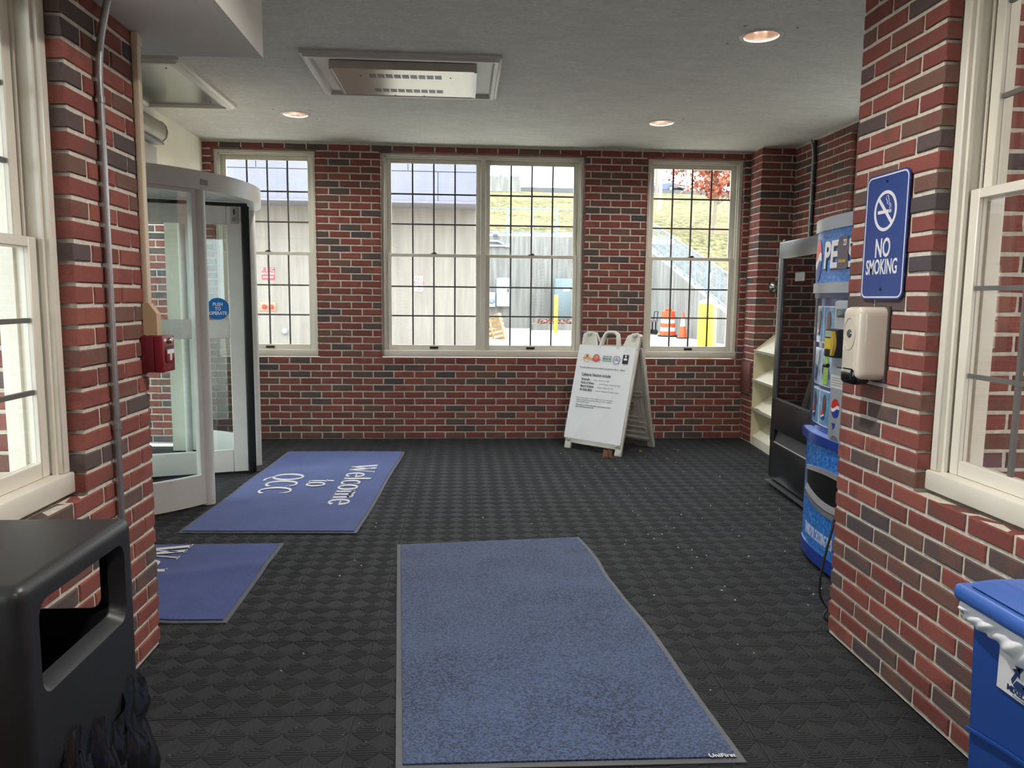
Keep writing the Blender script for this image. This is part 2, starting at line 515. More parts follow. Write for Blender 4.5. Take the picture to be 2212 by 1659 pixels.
# --- outside pier left of the door
wall_pier = box('wall_pier', MORTAR, (-4.3, XBL - .17, 7.206, 7.6, 0, 3.2), kind='structure', label='outside brick pier seen through the revolving door glass', cat='wall')
lay_bricks(wall_pier, (-4.0, 7.2, 0), (0, -1, 0), 4.0 + XBL - .17, 0, 2.6, (), phase=.05)

# --- unseen canopies, added to cut the sky light at the passage windows
for nm, xa, xb in (('shade_canopy_right', XR + .2, 4.6), ('shade_canopy_left', -4.6, XL - .2)):
    box(nm, SOFFIT, (xa, xb, -4.0, 2.44, 2.96, 3.16), kind='structure', label='unseen flat canopy added to dim the ' + ('recycling bin window' if xa > 0 else 'litter bin window'), cat='canopy')

# --- ceiling, with round holes left by boxes under the lamps
mb = MB()
HS = .15
def holed_slab(mb, x0, x1, y0, y1, holes):
    ops = [(x - HS, x + HS, y - HS, y + HS) for x, y in holes]
    xs = sorted({x0, x1, *[v for q in ops for v in q[:2]]}); ys = sorted({y0, y1, *[v for q in ops for v in q[2:]]})
    for a, b in zip(xs, xs[1:]):
        for c, d in zip(ys, ys[1:]):
            if not any(q[0] < (a + b) / 2 < q[1] and q[2] < (c + d) / 2 < q[3] for q in ops): mb.box(a, b, c, d, H, H + .12)
    for x, y in holes:
        n = 40; vs = []
        for i in range(n):
            t = 2 * PI * (i + .5) / n; k = max(abs(math.cos(t)), abs(math.sin(t)))
            vs += [(x + .093 * math.cos(t), y + .093 * math.sin(t), H), (x + HS * math.cos(t) / k, y + HS * math.sin(t) / k, H)]
        mb.add(vs, [(2 * i, 2 * i + 1, (2 * i + 3) % (2 * n), (2 * i + 2) % (2 * n)) for i in range(n)])
        mb.box(x - HS, x + HS, y - HS, y + HS, H + .12, H + .13)
holed_slab(mb, XBL - .16, 3.4, YCR - .52, YB + .2, [(1.655, 4.245), (-1.352, 6.36), (1.65, 6.323)])
holed_slab(mb, XL - .2, XR + .2, YEND - .2, YCR - .52, [(.3, 2.2), (.3, -.6)])
ceiling = mb.build('ceiling', CEIL, fix=False, kind='structure', label='stippled grey white plaster ceiling', cat='ceiling')
mb = MB(); mb.box(XL - .2, -.815, YEND, 3.245, ZSOF, H - .001); mb.box(XBL, XL - .2, YCL + .001, 3.245, ZSOF, H - .001)
mb.build('ceiling_soffit', SOFFIT, fix=False, kind='structure', label='smooth white dropped soffit above the litter bin wall', cat='ceiling')

# --- floor with carpet tiles
TS, CELL = .437, .437 / 4
def carpet_mat():
    t = NT('charcoal_ribbed_carpet'); p = t.pos()
    n = t.noise(p, 260, 3, .7); w = t.noise(p, 1.1, 3); o = t.node('ShaderNodeObjectInfo').outputs['Random']
    c = t.mix(t.ramp(n, [(.35, (0, 0, 0)), (.7, (1, 1, 1))]), s2l((19, 21, 24)), s2l((38, 40, 44)))
    c = t.mix(t.ramp(w, [(.4, (0, 0, 0)), (.7, (.35, .35, .35))]), c, s2l((50, 50, 51)))
    c = t.mix(t.math('MULTIPLY', o, .15), c, s2l((58, 60, 64)))
    f = t.noise(p, 75, 2, .5)
    c = t.mix(t.ramp(f, [(.735, (0, 0, 0)), (.75, (.6, .6, .6))]), c, s2l((150, 140, 118)))
    t.set(color=c, rough=.75, spec=.22); t.b.inputs['Sheen Weight'].default_value = .06
    t.bump(t.noise(p, 420, 3, .7), .5, .003)
    return t.m
CARPET = carpet_mat()
def tile_mesh(x0, x1, y0, y1):
    """ribbed tile, own corner at 0,0, clipped to the rectangle; concentric square ribs in each cell"""
    mb = MB(); e = .0012
    mb.box(x0 + e, x1 - e, y0 + e, y1 - e, -.009, -.0024)
    cl = lambda v, a, b: min(max(v, a), b)
    def bar(pts, top):
        xs = [p[0] for p in pts]; ys = [p[1] for p in pts]
        if min(xs) > x1 - e or max(xs) < x0 + e or min(ys) > y1 - e or max(ys) < y0 + e: return
        vs = [(cl(p[0], x0 + e, x1 - e), cl(p[1], y0 + e, y1 - e), -.0026) for p in pts] + [(cl(p[0], x0 + e, x1 - e), cl(p[1], y0 + e, y1 - e), top) for p in shrink(pts)]
        mb.add(vs, [(4, 5, 6, 7), (0, 1, 5, 4), (1, 2, 6, 5), (2, 3, 7, 6), (3, 0, 4, 7)])
    def shrink(p):
        cx = sum(q[0] for q in p) / 4; cy = sum(q[1] for q in p) / 4; o = []
        for q in p:
            dx, dy = q[0] - cx, q[1] - cy
            o.append((q[0] - math.copysign(min(.0014, abs(dx)), dx), q[1] - math.copysign(min(.0014, abs(dy)), dy)))
        return o
    q = random.Random(5)
    for i in range(4):
        for jj in range(4):
            cx, cy = (i + .5) * CELL, (jj + .5) * CELL
            for a, b in ((.0535, .0445), (.0405, .0325), (.0285, .0205), (.0165, .0075)):
                g = .0034
                for s in range(4):
                    pts = [(-(a - g), -a), (a - g, -a), (max(b - g, .001), -b), (-max(b - g, .001), -b)]
                    co, si = (1, 0, -1, 0)[s], (0, 1, 0, -1)[s]
                    bar([(cx + x * co - y * si, cy + x * si + y * co) for x, y in pts], -.0002 - q.uniform(0, .0008))
    return mb.mesh('tile', CARPET)
mb = MB(); mb.box(XBL - .16, 3.4, YCR - .52, YB + .2, -.09, -.0092); mb.box(XL - .2, XR + .2, YEND - .2, YCR - .52, -.09, -.0092)
mb.box(-4.0, XBL - .16, 4.3, 7.1, -.09, -.0092)
floor = mb.build('floor', mat('floor_slab_black', (30, 30, 31), .9), fix=False, kind='structure', label='floor of ribbed charcoal carpet tiles', cat='floor')
_tc = {}
TX0, TY0 = -.797, 2.854
areas = [(XBL + .002, XW - .002, YCR + .002, YB - .002), (XL + .002, XR - .002, YEND + 2.6, YCR + .002)]
for (ax0, ax1, ay0, ay1) in areas:
    i0 = math.floor((ax0 - TX0) / TS); i1 = math.floor((ax1 - TX0) / TS)
    j0 = math.floor((ay0 - TY0) / TS); j1 = math.floor((ay1 - TY0) / TS)
    for i in range(i0, i1 + 1):
        for j in range(j0, j1 + 1):
            ox, oy = TX0 + i * TS, TY0 + j * TS
            r = (max(0, ax0 - ox), min(TS, ax1 - ox), max(0, ay0 - oy), min(TS, ay1 - oy))
            if r[1] - r[0] < .01 or r[3] - r[2] < .01: continue
            key = tuple(round(v, 4) for v in r)
            if key not in _tc: _tc[key] = tile_mesh(*r)
            link('tile', _tc[key], floor, loc=(ox, oy, rnd.uniform(-.0006, .0006)))

# --- outside ground
def ground_mat():
    t = NT('concrete_paving'); p = t.pos()
    a = t.noise(p, .5, 4); b = t.noise(p, 9, 4)
    c = t.mix(a, s2l((148, 144, 137)), s2l((170, 166, 158)))
    c = t.mix(t.ramp(b, [(.55, (0, 0, 0)), (.8, (.4, .4, .4))]), c, s2l((120, 112, 100)))
    t.set(color=c, rough=.9, spec=.2); t.bump(t.noise(p, 60), .2, .01)
    return t.m
mb = MB(); mb.add([(-150, -80, -.1), (150, -80, -.1), (150, 140, -.1), (-150, 140, -.1)], [(0, 1, 2, 3)])
ground = mb.build('ground', ground_mat(), fix=False, kind='structure', label='pale concrete paving outside the building', cat='ground')

# --- windows
def make_window(name, M, W, Hh, units, label, cols=4, rows=3, lifts=True):
    mb = MB()
    J, HD, SL, MU = .050, .042, .068, .052
    y0, y1 = .050, .19
    mb.rbox(0, J - .012, y0, y1, SL, Hh, r=.004, seg=1); mb.rbox(W - J + .012, W, y0, y1, SL, Hh, r=.004, seg=1)
    mb.rbox(0, W, y0 - .004, y1, Hh - HD + .012, Hh, r=.004, seg=1)
    mb.rbox(-.006, W + .006, y0 - .012, y1 + .02, 0, SL, r=.006, seg=2)
    # stops and tracks
    for a, b in ((J - .022, J), (W - J, W - J + .022)):
        mb.box(a, b, y0 + .018, y0 + .03, SL, Hh - HD + .012); mb.box(a, b, y0 + .068, y0 + .074, SL, Hh - HD + .012); mb.box(a, b, y0 + .108, y1, SL, Hh - HD + .012)
    mb.box(J - .022, W - J + .022, y0 + .018, y0 + .03, Hh - HD - .004, Hh - HD + .02); mb.box(J - .022, W - J + .022, y0 + .108, y1, Hh - HD - .004, Hh - HD + .02)
    inner = W - 2 * J; uw = (inner - MU * (units - 1)) / units; spans = []
    for k in range(units):
        a = J + k * (uw + MU); spans.append((a, a + uw))
        if k: mb.rbox(a - MU, a, y0 + .004, y1, SL, Hh - HD + .012, r=.004, seg=1)
    root = mb.build(name, PVC, smooth=40, M=M, kind='structure', label=label, cat='window')
    zb, zt = SL, Hh - HD; zm = (zb + zt) / 2
    for (a, b) in spans:
        for up in (0, 1):
            ya = y0 + (.076 if up else .036); yb = ya + .03
            s0, s1 = (zm - .014, zt) if up else (zb, zm + .018)
            st, rb, rt = .043, (.030 if up else .050), (.042 if up else .032)
            g = (a + st, b - st, s0 + rb, s1 - rt)
            mb = MB()
            mb.rbox(a, a + st, ya, yb, s0, s1, r=.003, seg=1); mb.rbox(b - st, b, ya, yb, s0, s1, r=.003, seg=1)
            mb.rbox(a + st, b - st, ya, yb, s0, s0 + rb, r=.003, seg=1); mb.rbox(a + st, b - st, ya, yb, s1 - rt, s1, r=.003, seg=1)
            sash = mb.build('sash', PVC, root, smooth=40)
            pw, ph = (g[1] - g[0]) / cols, (g[3] - g[2]) / rows
            ym = (ya + yb) / 2
            for c in range(1, cols):
                x = g[0] + c * pw; box('muntin', DARKGREY, (x - .0075, x + .0075, ym - .006, ym + .006, g[2], g[3]), sash)
            for r_ in range(1, rows):
                z = g[2] + r_ * ph; box('muntin', DARKGREY, (g[0], g[1], ym - .0062, ym + .0062, z - .0075, z + .0075), sash)
            key = (round(pw, 4), round(ph, 4))
            if key not in _pane: 
                t = MB(); t.box(0, pw, 0, .003, 0, ph); _pane[key] = t.mesh('pane', GLASS)
            for c in range(cols):
                for r_ in range(rows):
                    link('pane', _pane[key], sash, loc=(g[0] + c * pw, ym - .0015, g[2] + r_ * ph))
            if not up and lifts:
                xm = (a + b) / 2
                box('sash_lift', mat('lift_bronze', (58, 54, 48), .4, .6), (xm - .042, xm + .042, ya - .007, ya + .001, s0 + .012, s0 + .034), sash, r=.003)
                mbk = MB(); mbk.rbox(xm - .03, xm + .03, ya - .004, ya + .03, s1, s1 + .008, r=.003); mbk.rbox(xm - .012, xm + .022, ya - .012, ya + .008, s1 + .008, s1 + .016, r=.003)
                mbk.build('sash_lock', mat('lock_bronze', (92, 88, 78), .4, .6), sash, smooth=40)
    return root
_pane = {}
make_window('window_1', frame_mat((W1[0], YB, ZW0), (0, -1, 0)), W1[1] - W1[0], ZW1 - ZW0, 1, 'white sash window beside the revolving door')
make_window('window_2', frame_mat((W2[0], YB, ZW0), (0, -1, 0)), W2[1] - W2[0], ZW1 - ZW0, 2, 'white double sash window of two units side by side')
make_window('window_3', frame_mat((W3[0], YB, ZW0), (0, -1, 0)), W3[1] - W3[0], ZW1 - ZW0, 1, 'white sash window behind the folding sidewalk sign')
make_window('window_4', frame_mat((XW, 6.115, ZW0), (-1, 0, 0)), 1.915, ZW1 - ZW0 - .01, 2, 'white window above the vending machines', lifts=False)
make_window('window_5', frame_mat((XR, 2.437, .765), (-1, 0, 0)), 2.087, 1.955, 2, 'white passage window above the recycling bin')
make_window('window_6', frame_mat((XL, .35, .765), (1, 0, 0)), 2.118, 1.565, 2, 'white passage window above the black litter bin')
for nm, o, n, w, h in (('trim_1', (XR, 2.437, .765), (-1, 0, 0), 2.087, 1.955), ('trim_2', (XL, .35, .765), (1, 0, 0), 2.118, 1.565)):
    mb = MB()
    for (x0, x1, z0, z1) in ((-.07, .03, -.06, h + .06), (w - .03, w + .07, -.06, h + .06), (-.07, w + .07, h - .02, h + .06), (-.07, w + .07, -.06, .03)):
        mb.rbox(x0, x1, .19, .225, z0, z1, r=.006, seg=1)
    mb.build(nm, PVC, smooth=40, M=frame_mat(o, n), kind='structure', label='white outside casing of the passage window ' + ('by the recycling bin' if nm == 'trim_1' else 'by the black litter bin'), cat='trim')
# ================================================================== SERIF LETTERING FOR THE MATS
def nib(pts, thick, thin, fixed=None):
    pts = [Vector((p[0], p[1])) for p in pts]; L = []; R_ = []
    for i, p in enumerate(pts):
        d = (pts[min(i + 1, len(pts) - 1)] - pts[max(i - 1, 0)])
        d.normalize(); w = fixed if fixed else thin + (thick - thin) * abs(d.y) ** 1.6
        n = Vector((-d.y, d.x)) * w / 2
        L.append(p + n); R_.append(p - n)
    return [(R_[i], R_[i + 1], L[i + 1], L[i]) for i in range(len(pts) - 1)]
def arc(cx, cy, rx, ry, a0, a1, n=20):
    return [(cx + rx * math.cos(math.radians(a0 + (a1 - a0) * i / n)), cy + ry * math.sin(math.radians(a0 + (a1 - a0) * i / n))) for i in range(n + 1)]
def serif(x, y, w=.26, h=.035):
    return [(Vector((x - w / 2, y - h / 2)), Vector((x + w / 2, y - h / 2)), Vector((x + w / 2, y + h / 2)), Vector((x - w / 2, y + h / 2)))]
def glyph(ch):
    T, t = .165, .06; X = .66
    if ch == 'W':
        return 1.12, nib([(.1, 1), (.36, 0)], 0, 0, .18) + nib([(.36, 0), (.56, .82)], 0, 0, .065) + nib([(.46, 1), (.74, 0)], 0, 0, .18) + nib([(.74, 0), (1.0, 1)], 0, 0, .065) + serif(.1, .985, .3) + serif(.48, .985, .26) + serif(1.0, .985, .22)
    if ch == 'e':
        return .6, nib(arc(.3, .33, .23, .325, 5, 325, 26), T, t) + nib([(.1, .37), (.5, .37)], 0, 0, .045)
    if ch == 'l':
        return .36, nib([(.17, 0), (.17, 1.02)], 0, 0, T) + serif(.17, .015) + serif(.12, 1.0, .16)
    if ch == 'c':
        return .55, nib(arc(.3, .33, .23, .325, 50, 318, 24), T, t) + nib([(.41, .53), (.45, .53)], 0, 0, .1)
    if ch == 'o':
        return .62, nib(arc(.3, .33, .24, .325, 0, 360, 30), T, t)
    if ch == 'm':
        q = []
        for x in (.15, .46, .77):
            q += nib([(x, 0), (x, X - .08)], 0, 0, T - .01) + serif(x, .015, .25)
        q += nib([(.15, X - .08), (.15, X)], 0, 0, T - .01) + serif(.1, X - .02, .16)
        for x in (.15, .46):
            q += nib(arc(x + .155, X - .16, .155, .17, 165, 0, 12), T - .02, .05)
        return .95, q
    if ch == 't':
        return .42, nib([(.2, .1), (.2, .92)], 0, 0, T - .01) + serif(.2, X - .02, .36, .045) + nib(arc(.3, .12, .1, .115, 180, 320, 10), .1, .04)
    if ch == 'Q':
        return 1.02, nib(arc(.48, .5, .40, .49, 0, 360, 36), T + .02, t) + nib([(.42, .03), (.58, -.1), (.78, -.2), (1.0, -.2)], .08, .075)
    if ch == 'C':
        return .92, nib(arc(.48, .5, .40, .49, 48, 318, 32), T + .02, t) + nib([(.76, .94), (.76, .70)], 0, 0, .045)
    return .35, []
def lettering(s, size, width, th=.0012):
    """serif word in the xy plane, centred, scaled to a width"""
    x = 0; q = []
    for ch in s:
        w, g = glyph(ch)
        q += [[Vector((p.x + x, p.y)) for p in f] for f in g]; x += w
    k = width / x; mb = MB()
    for f in q:
        pts = [((p.x - x / 2) * k, p.y * size) for p in f]
        mb.prism(pts, 0, th, 'z')
    return mb

# ================================================================== MATS
def pile_mat(name, a, b, scale, amount):
    t = NT(name); p = t.pos()
    n = t.noise(p, scale, 3, .7); g = t.noise(p, 3.2, 3); f = t.noise(p, scale * 3.1, 2, .6)
    c = t.mix(t.ramp(n, [(.42, (0, 0, 0)), (.58, (1, 1, 1))]), s2l(a), s2l(b))
    c = t.mix(t.ramp(g, [(.35, (0, 0, 0)), (.75, (.28, .28, .28))]), c, s2l(tuple(min(255, v + 22) for v in b)))
    t.set(color=c, rough=.95, spec=.1); t.b.inputs['Sheen Weight'].default_value = .25
    t.bump(t.math('ADD', n, t.math('MULTIPLY', f, .6)), amount, .006)
    return t.m
BLUE_W = pile_mat('blue_printed_pile', (38, 52, 104), (64, 84, 146), 230, .5)
BLUE_W2 = pile_mat('deep_blue_printed_pile', (28, 44, 100), (50, 72, 142), 230, .5)
BLUE_G = pile_mat('slate_blue_flecked_pile', (16, 28, 54), (70, 92, 132), 120, 1.0)
PRINT = mat('white_pile_print', (206, 204, 206), .95, var=.08, scale=60, bump=.2, bscale=300)
def floor_mat(name, label, corners, pile, ripple, border=.022, group=None, nu=24, nv=44):
    """corners: far-left, far-right, near-right, near-left on the floor; pile sheet inside a rubber border"""
    fl, fr, nr, nl = [Vector((c[0], c[1], 0)) for c in corners]
    ctr = (fl + fr + nr + nl) / 4
    root = thing(name, label, 'mat', (ctr.x, ctr.y, 0), group=group)
    def P(u, v, z=0.0):
        p = (fl * (1 - u) + fr * u) * (1 - v) + (nl * (1 - u) + nr * u) * v
        dx, dz = ripple(u, v)
        return Vector((p.x + dx - ctr.x, p.y - ctr.y, z + dz))
    bu = border / (fr - fl).length; bv = border / (nl - fl).length
    b = MB(); b.sheet(lambda u, v: P(u, v, .0045), nu, nv, .004)
    b.build('rubber_border', RUBBER, root, smooth=40)
    m = MB(); m.sheet(lambda u, v: P(bu + u * (1 - 2 * bu), bv + v * (1 - 2 * bv), .0105), nu, nv, .006)
    m.build('pile', pile, root, smooth=40)
    return root, ctr
def rip_big(u, v):
    dz = .004 * (math.sin(v * 9 + u * 2) * .5 + .5) * u + .010 * math.exp(-((v - .13 - .06 * u) / .035) ** 2) * max(0, u - .35) + .006 * math.exp(-((v - .36) / .05) ** 2) * u
    return (.014 * math.sin(v * 13) * u * u * (1 - v) + .03 * u * math.sin(v * PI) * .4, dz)
floor_mat('floor_mat', 'plain slate blue flecked runner mat with grey rubber edging', [(-.368, 4.164), (.691, 4.251), (.873, 2.085), (-.195, 2.10)], BLUE_G, rip_big)
bigmat = bpy.data.objects['floor_mat']
mb = text_mb('UniFirst', size=.026, offset=.0004, extrude=.0003)
mb.xform(Matrix.Translation((.805, 2.112, .0118)) @ Matrix.Rotation(-.02, 4, 'Z') @ Matrix.Rotation(-PI / 2, 4, 'X'))
mb.xform(Matrix.Translation(-bigmat.location))
mb.build('maker_tag', PRINT, bigmat, fix=False)
rw, cw = floor_mat('floor_mat', 'blue mat printed Welcome to QCC lying before the revolving door', [(-1.575, 6.777), (-.519, 6.759), (-.621, 4.375), (-1.682, 4.428)], BLUE_W, lambda u, v: (.004 * math.sin(v * 11), .0025 * (1 + math.sin(v * 17 + u * 3)) * (1 - abs(2 * u - 1) * .3)), group=None)
def mat_word(root, ctr, s, size, width, x_base, y_mid, z=.0125):
    tot = sum(glyph(ch)[0] for ch in s); run = 0
    for ch in s:
        gw = glyph(ch)[0]; m = lettering(ch, size, width * gw / tot)
        off = (run + gw / 2 - tot / 2) * width / tot; run += gw
        m.v = [(a + off, b, c) for a, b, c in m.v]
        place_letter(m, root, ctr, x_base, y_mid, z)
def place_letter(m, root, ctr, x_base, y_mid, z):
    # reading direction runs toward -y, letter tops toward +x
    m.xform(Matrix.Translation((x_base - ctr.x, y_mid - ctr.y, z)) @ Matrix(((0, 1, 0, 0), (-1, 0, 0, 0), (0, 0, 1, 0), (0, 0, 0, 1))))
    m.build('letter', PRINT, root, fix=False)
mat_word(rw, cw, 'Welcome', .205, 1.22, -.905, 5.575, .0148)
mat_word(rw, cw, 'to', .20, .21, -1.155, 5.575, .0148)
mat_word(rw, cw, 'QCC', .225, .62, -1.455, 5.565, .0148)
rw2, cw2 = floor_mat('floor_mat', 'deep blue mat with a cut off Welcome print reaching behind the brick corner', [(-2.10, 4.211), (-1.012, 4.211), (-1.011, 3.158), (-2.10, 3.19)], BLUE_W2, lambda u, v: (0, .007 * math.exp(-((v - .42 + .35 * (u - .75)) / .07) ** 2) + .009 * math.exp(-((u - .78 + .3 * (v - .7)) / .06) ** 2) * max(0, v - .4)), nu=40)
mat_word(rw2, cw2, 'Welcome', .215, 1.0, -1.72, 3.665, .0155)

# ================================================================== SOFT THINGS ON THE FLOOR
def leaf(name, label, loc, col, s, rz, curl):
    def fn(u, v):
        a = (u - .5) * 2; w = (1 - abs(2 * v - 1) ** 1.7) * (.55 + .25 * math.sin(v * 16))
        return (a * w * s * .6, (v - .5) * s * 2, .012 * s / .05 + curl * s * (a * a) + .35 * s * math.sin(v * 7 + a * 2) ** 2)
    mb = MB(); mb.sheet(fn, 10, 16, .0012)
    z0 = min(p[2] for p in mb.v); mb.v = [(p[0], p[1], p[2] - z0) for p in mb.v]
    root = thing(name, label, 'leaf', loc, rz)
    mb.build('blade', mat('leaf_' + name + str(col), col, .75, var=.35, scale=60), root, smooth=60)
    mb = MB(); mb.tube([(0, -s, .004), (.006, -s * 1.35, .008), (.02, -s * 1.6, .004)], .0012, 6); mb.build('stalk', mat('leaf_stalk', (110, 76, 48), .8), root, smooth=60)
p = onz(1312, 990)
leaf('fallen_leaf', 'curled brown dry leaf on the carpet in front of the folding sign', (p.x, p.y, .001), (150, 104, 76), .042, 1.1, 1.5)
p = onz(1383, 977)
leaf('fallen_leaf', 'small yellow leaf between the feet of the folding sign', (p.x, p.y, .001), (206, 160, 78), .025, .3, .5)
mb = MB(); q = random.Random(3)
for i in range(90):
    if i < 60: x, y = q.uniform(.9, 2.2), q.uniform(3.2, 6.9)
    else: x, y = q.uniform(-.8, 1.4), q.uniform(2.4, 5)
    s = q.uniform(.002, .0045); a = q.uniform(0, 3)
    if -.4 < x < .9 and y < 4.26: continue
    pts = [(x + s * 1.6 * math.cos(a), y + s * 1.6 * math.sin(a)), (x - s * math.sin(a), y + s * math.cos(a)), (x - s * 1.3 * math.cos(a), y - s * 1.3 * math.sin(a)), (x + s * math.sin(a), y - s * math.cos(a))]
    mb.prism(pts, -.001, .002, 'z')
mb.build('paper_crumbs', mat('crumb_white', (206, 200, 186), .8), kind='stuff', label='scattered pale crumbs and paper bits on the carpet', cat='crumbs')

# ================================================================== FOLDING SIGN
SGN = mat('dirty_white_plastic', (208, 205, 194), .5, var=.14, scale=7, bump=.05)
TH = math.atan2(.285, 1.08)
sx = Vector((.708, -.706, 0))
sroot = thing('sidewalk_sign', 'white folding sandwich board with a cafeteria vendors poster', 'sign', M=frame_mat((.972, 6.972, 0), (-.706, -.708, 0)))
TILT = Matrix.Rotation(-TH, 4, 'X')          # panel plane: x across, z up the slope, y through the board
BACK = Matrix.Translation((0, .585, 0)) @ Matrix.Rotation(TH, 4, 'X')
def panel(mb, front=True):
    y0, y1 = (0, .028)
    mb.rbox(0, .637, y0, y1, .055, 1.0, r=.008)
    for a in (0, .567):
        mb.rbox(a, a + .07, y0, y1, 0.0, .10, r=.006)
    for a, b in ((0, .15), (.487, .637)):
        mb.prism([(0, .98), (.18, .98), (.138, 1.112), (.118, 1.122), (.012, 1.122), (0, 1.108)] if a == 0 else [(.637 - x_, z_) for x_, z_ in ((0, .98), (.18, .98), (.138, 1.112), (.118, 1.122), (.012, 1.122), (0, 1.108))], y0, y1, 'y')
m = MB(); panel(m); m.xform(TILT); front = m.build('front_board', SGN, sroot, smooth=35)
m = MB(); panel(m)
for i in range(2): m.rbox(.0 + i * .605, .032 + i * .605, -.018, .0, .05, 1.0, r=.006)
m.rbox(.03, .61, -.012, 0, .075, .10, r=.004)
m.xform(BACK); back = m.build('back_board', SGN, sroot, smooth=35)
for (a, b, c, d) in ((.06, .57, .14, .20), (.30, .50, .26, .30), (.52, .55, .30, .50), (.10, .13, .30, .50), (.20, .48, .42, .455), (.06, .57, .52, .56), (.20, .46, .60, .64), (.24, .42, .70, .74), (.06, .57, .24, .245)):
    m = MB()
    o_ = [(a, c), (b, c), (b, d), (a, d)]
    for (p0, p1) in zip(o_, o_[1:] + o_[:1]):
        m.beam((p0[0], -.006, p0[1]), (p1[0], -.006, p1[1]), .012, .010, (0, 1, 0))
    m.xform(BACK); m.build('stiffening_rib', SGN, back)
m = MB(); m.tube([(.215, .014, .985), (.232, .014, 1.07), (.25, .014, 1.12), (.28, .014, 1.14), (.35, .014, 1.14), (.385, .014, 1.12), (.40, .014, 1.07), (.418, .014, .985)], [.024, .022, .02, .017, .017, .02, .022, .024], 10)
m.xform(TILT); m.build('carry_handle', SGN, sroot, smooth=50)
for a in (.05, .555):
    m = MB(); m.rbox(a, a + .05, .262, .325, 1.066, 1.10, r=.008); m.build('hinge_cap', SGN, sroot, smooth=40)
for a in (.045, .575):
    m = MB(); m.lathe([(0, 0), (.011, 0), (.010, .006), (.006, .011), (0, .012)], (0, 0, 0), 14); m.xform(TILT @ Matrix.Translation((a, 0, .085)) @ Matrix.Rotation(PI / 2, 4, 'X')); m.build('stud', SGN, sroot, smooth=50)
# poster
PAPER = mat('poster_paper', (226, 228, 230), .6, var=.025, scale=3, bump=.04, bscale=25)
def crumple(u, v):
    x = -.018 + u * .637; z = .098 + v * .905
    w = .0016 * math.sin(u * 9 + v * 7) + .003 * math.exp(-((u * .75 - v * .5 - .12) / .03) ** 2) + .0025 * math.exp(-((u * .9 - v * .35 - .45) / .025) ** 2) + .003 * math.sin(v * 22 + u * 4) * max(0, .5 - u) * .5 + .002 * math.sin(u * 31 + v * 3) * max(0, .35 - v)
    return (x, -.0045 - abs(w), z)
m = MB(); m.grid(crumple, 60, 60); n0 = len(m.v)
m.v += [(p[0], p[1] + .0006, p[2]) for p in m.v]; m.f += [tuple(i + n0 for i in reversed(f)) for f in m.f]
m.xform(TILT); poster = m.build('poster', PAPER, sroot, smooth=60, fix=False)
INK = mat('ink_dark_grey', (52, 54, 60), .7); INKL = mat('ink_light_grey', (128, 130, 136), .7)
def put(s, x, z, size, m_, off=0.0, sx_=1.0, align='LEFT', nm='print'):
    t = text_mb(s, size=size, align=align, offset=off, sx=sx_, extrude=.0002)
    t.xform(TILT @ Matrix.Translation((x, -.0098, z))); t.build(nm, m_, poster, fix=False)
put('This week breakfast and lunch are available for purchase from 7:30 a.m. - 2:00 p.m.', .030, .785, .0185, INK, .0002, .82)
put('Cafeteria Vendors include:', .066, .718, .042, INK, .0006, .74)
for i, (a, b, xb) in enumerate((('Bogacado', 'Monday - Thursday, 7am to 2pm', .215), ('Pinch of Africa:', 'starting 9/9 Monday - Thursday, 9am to 2pm', .278), ("Mami's Kitchen", 'Monday - Thursday, 7am to 2pm', .272), ('Big Belly BBQ', 'starting 9/11 Wednesday & Thursday, 11am-2pm', .252))):
    put(a, .075, .672 - i * .0335, .030, INK, .0006, .82); put(b, xb, .670 - i * .0335, .0165, INKL, .0001, .8)
for i, s in enumerate(('Please note: Most vendors will accept cash and credit cards. Some vendors', 'may also accept other forms of payment. Please check with the individual', 'vendor for payment options.')):
    put(s, .052, .492 - i * .019, .0165, INKL, .0001, .82)
for i, s in enumerate(('Please watch your email as new vendors, many of whom are QCC', 'alumni, will be featured each week.')):
    put(s, .058, .425 - i * .019, .0172, INK, .0002, .86)
def disc(cx, cz, r0, r1, m_, y=-.0098, n=28, nm='logo'):
    t = MB(); t.lathe([(r0, 0), (r1, 0), (r1, .0003), (r0, .0003), (r0, 0)] if r0 > 0 else [(0, 0), (r1, 0), (r1, .0003), (0, .0003)], (0, 0, 0), n)
    t.xform(TILT @ Matrix.Translation((cx, y, cz)) @ Matrix.Rotation(PI / 2, 4, 'X')); return t.build(nm, m_, poster, fix=False)
def plate(x0, x1, z0, z1, m_, y=-.0102, nm='logo'):
    t = MB(); t.box(x0, x1, y - .0003, y, z0, z1); t.xform(TILT); return t.build(nm, m_, poster)
OR = mat('ink_orange', (222, 150, 58), .7); RD = mat('ink_red', (206, 92, 84), .7); GR = mat('ink_green', (58, 132, 96), .7); BLU = mat('ink_blue', (118, 134, 188), .7); BR = mat('ink_brown', (120, 76, 40), .7); BK = mat('ink_black', (30, 28, 30), .7); TEAL = mat('ink_teal', (40, 96, 108), .7)
disc(.095, .878, .036, .040, OR); plate(.050, .140, .870, .886, OR); disc(.095, .896, 0, .012, BR)
disc(.200, .882, .026, .038, RD); disc(.200, .882, 0, .018, OR, -.0099); plate(.150, .250, .860, .876, RD)
for k in range(3):
    plate(.275 + k * .034, .303 + k * .034, .876, .908, TEAL if k == 0 else GR)
    t = text_mb('N', size=.03, offset=.0008, extrude=.0002); t.xform(TILT @ Matrix.Translation((.289 + k * .034, -.0108, .892))); t.build('logo', PAPER, poster, fix=False)
put('FOOD HUB', .325, .860, .019, GR, .0003, 1.0, 'CENTER', 'logo')
disc(.428, .876, .033, .040, BLU); plate(.402, .454, .871, .880, BLU); disc(.428, .888, 0, .010, OR, -.0099)
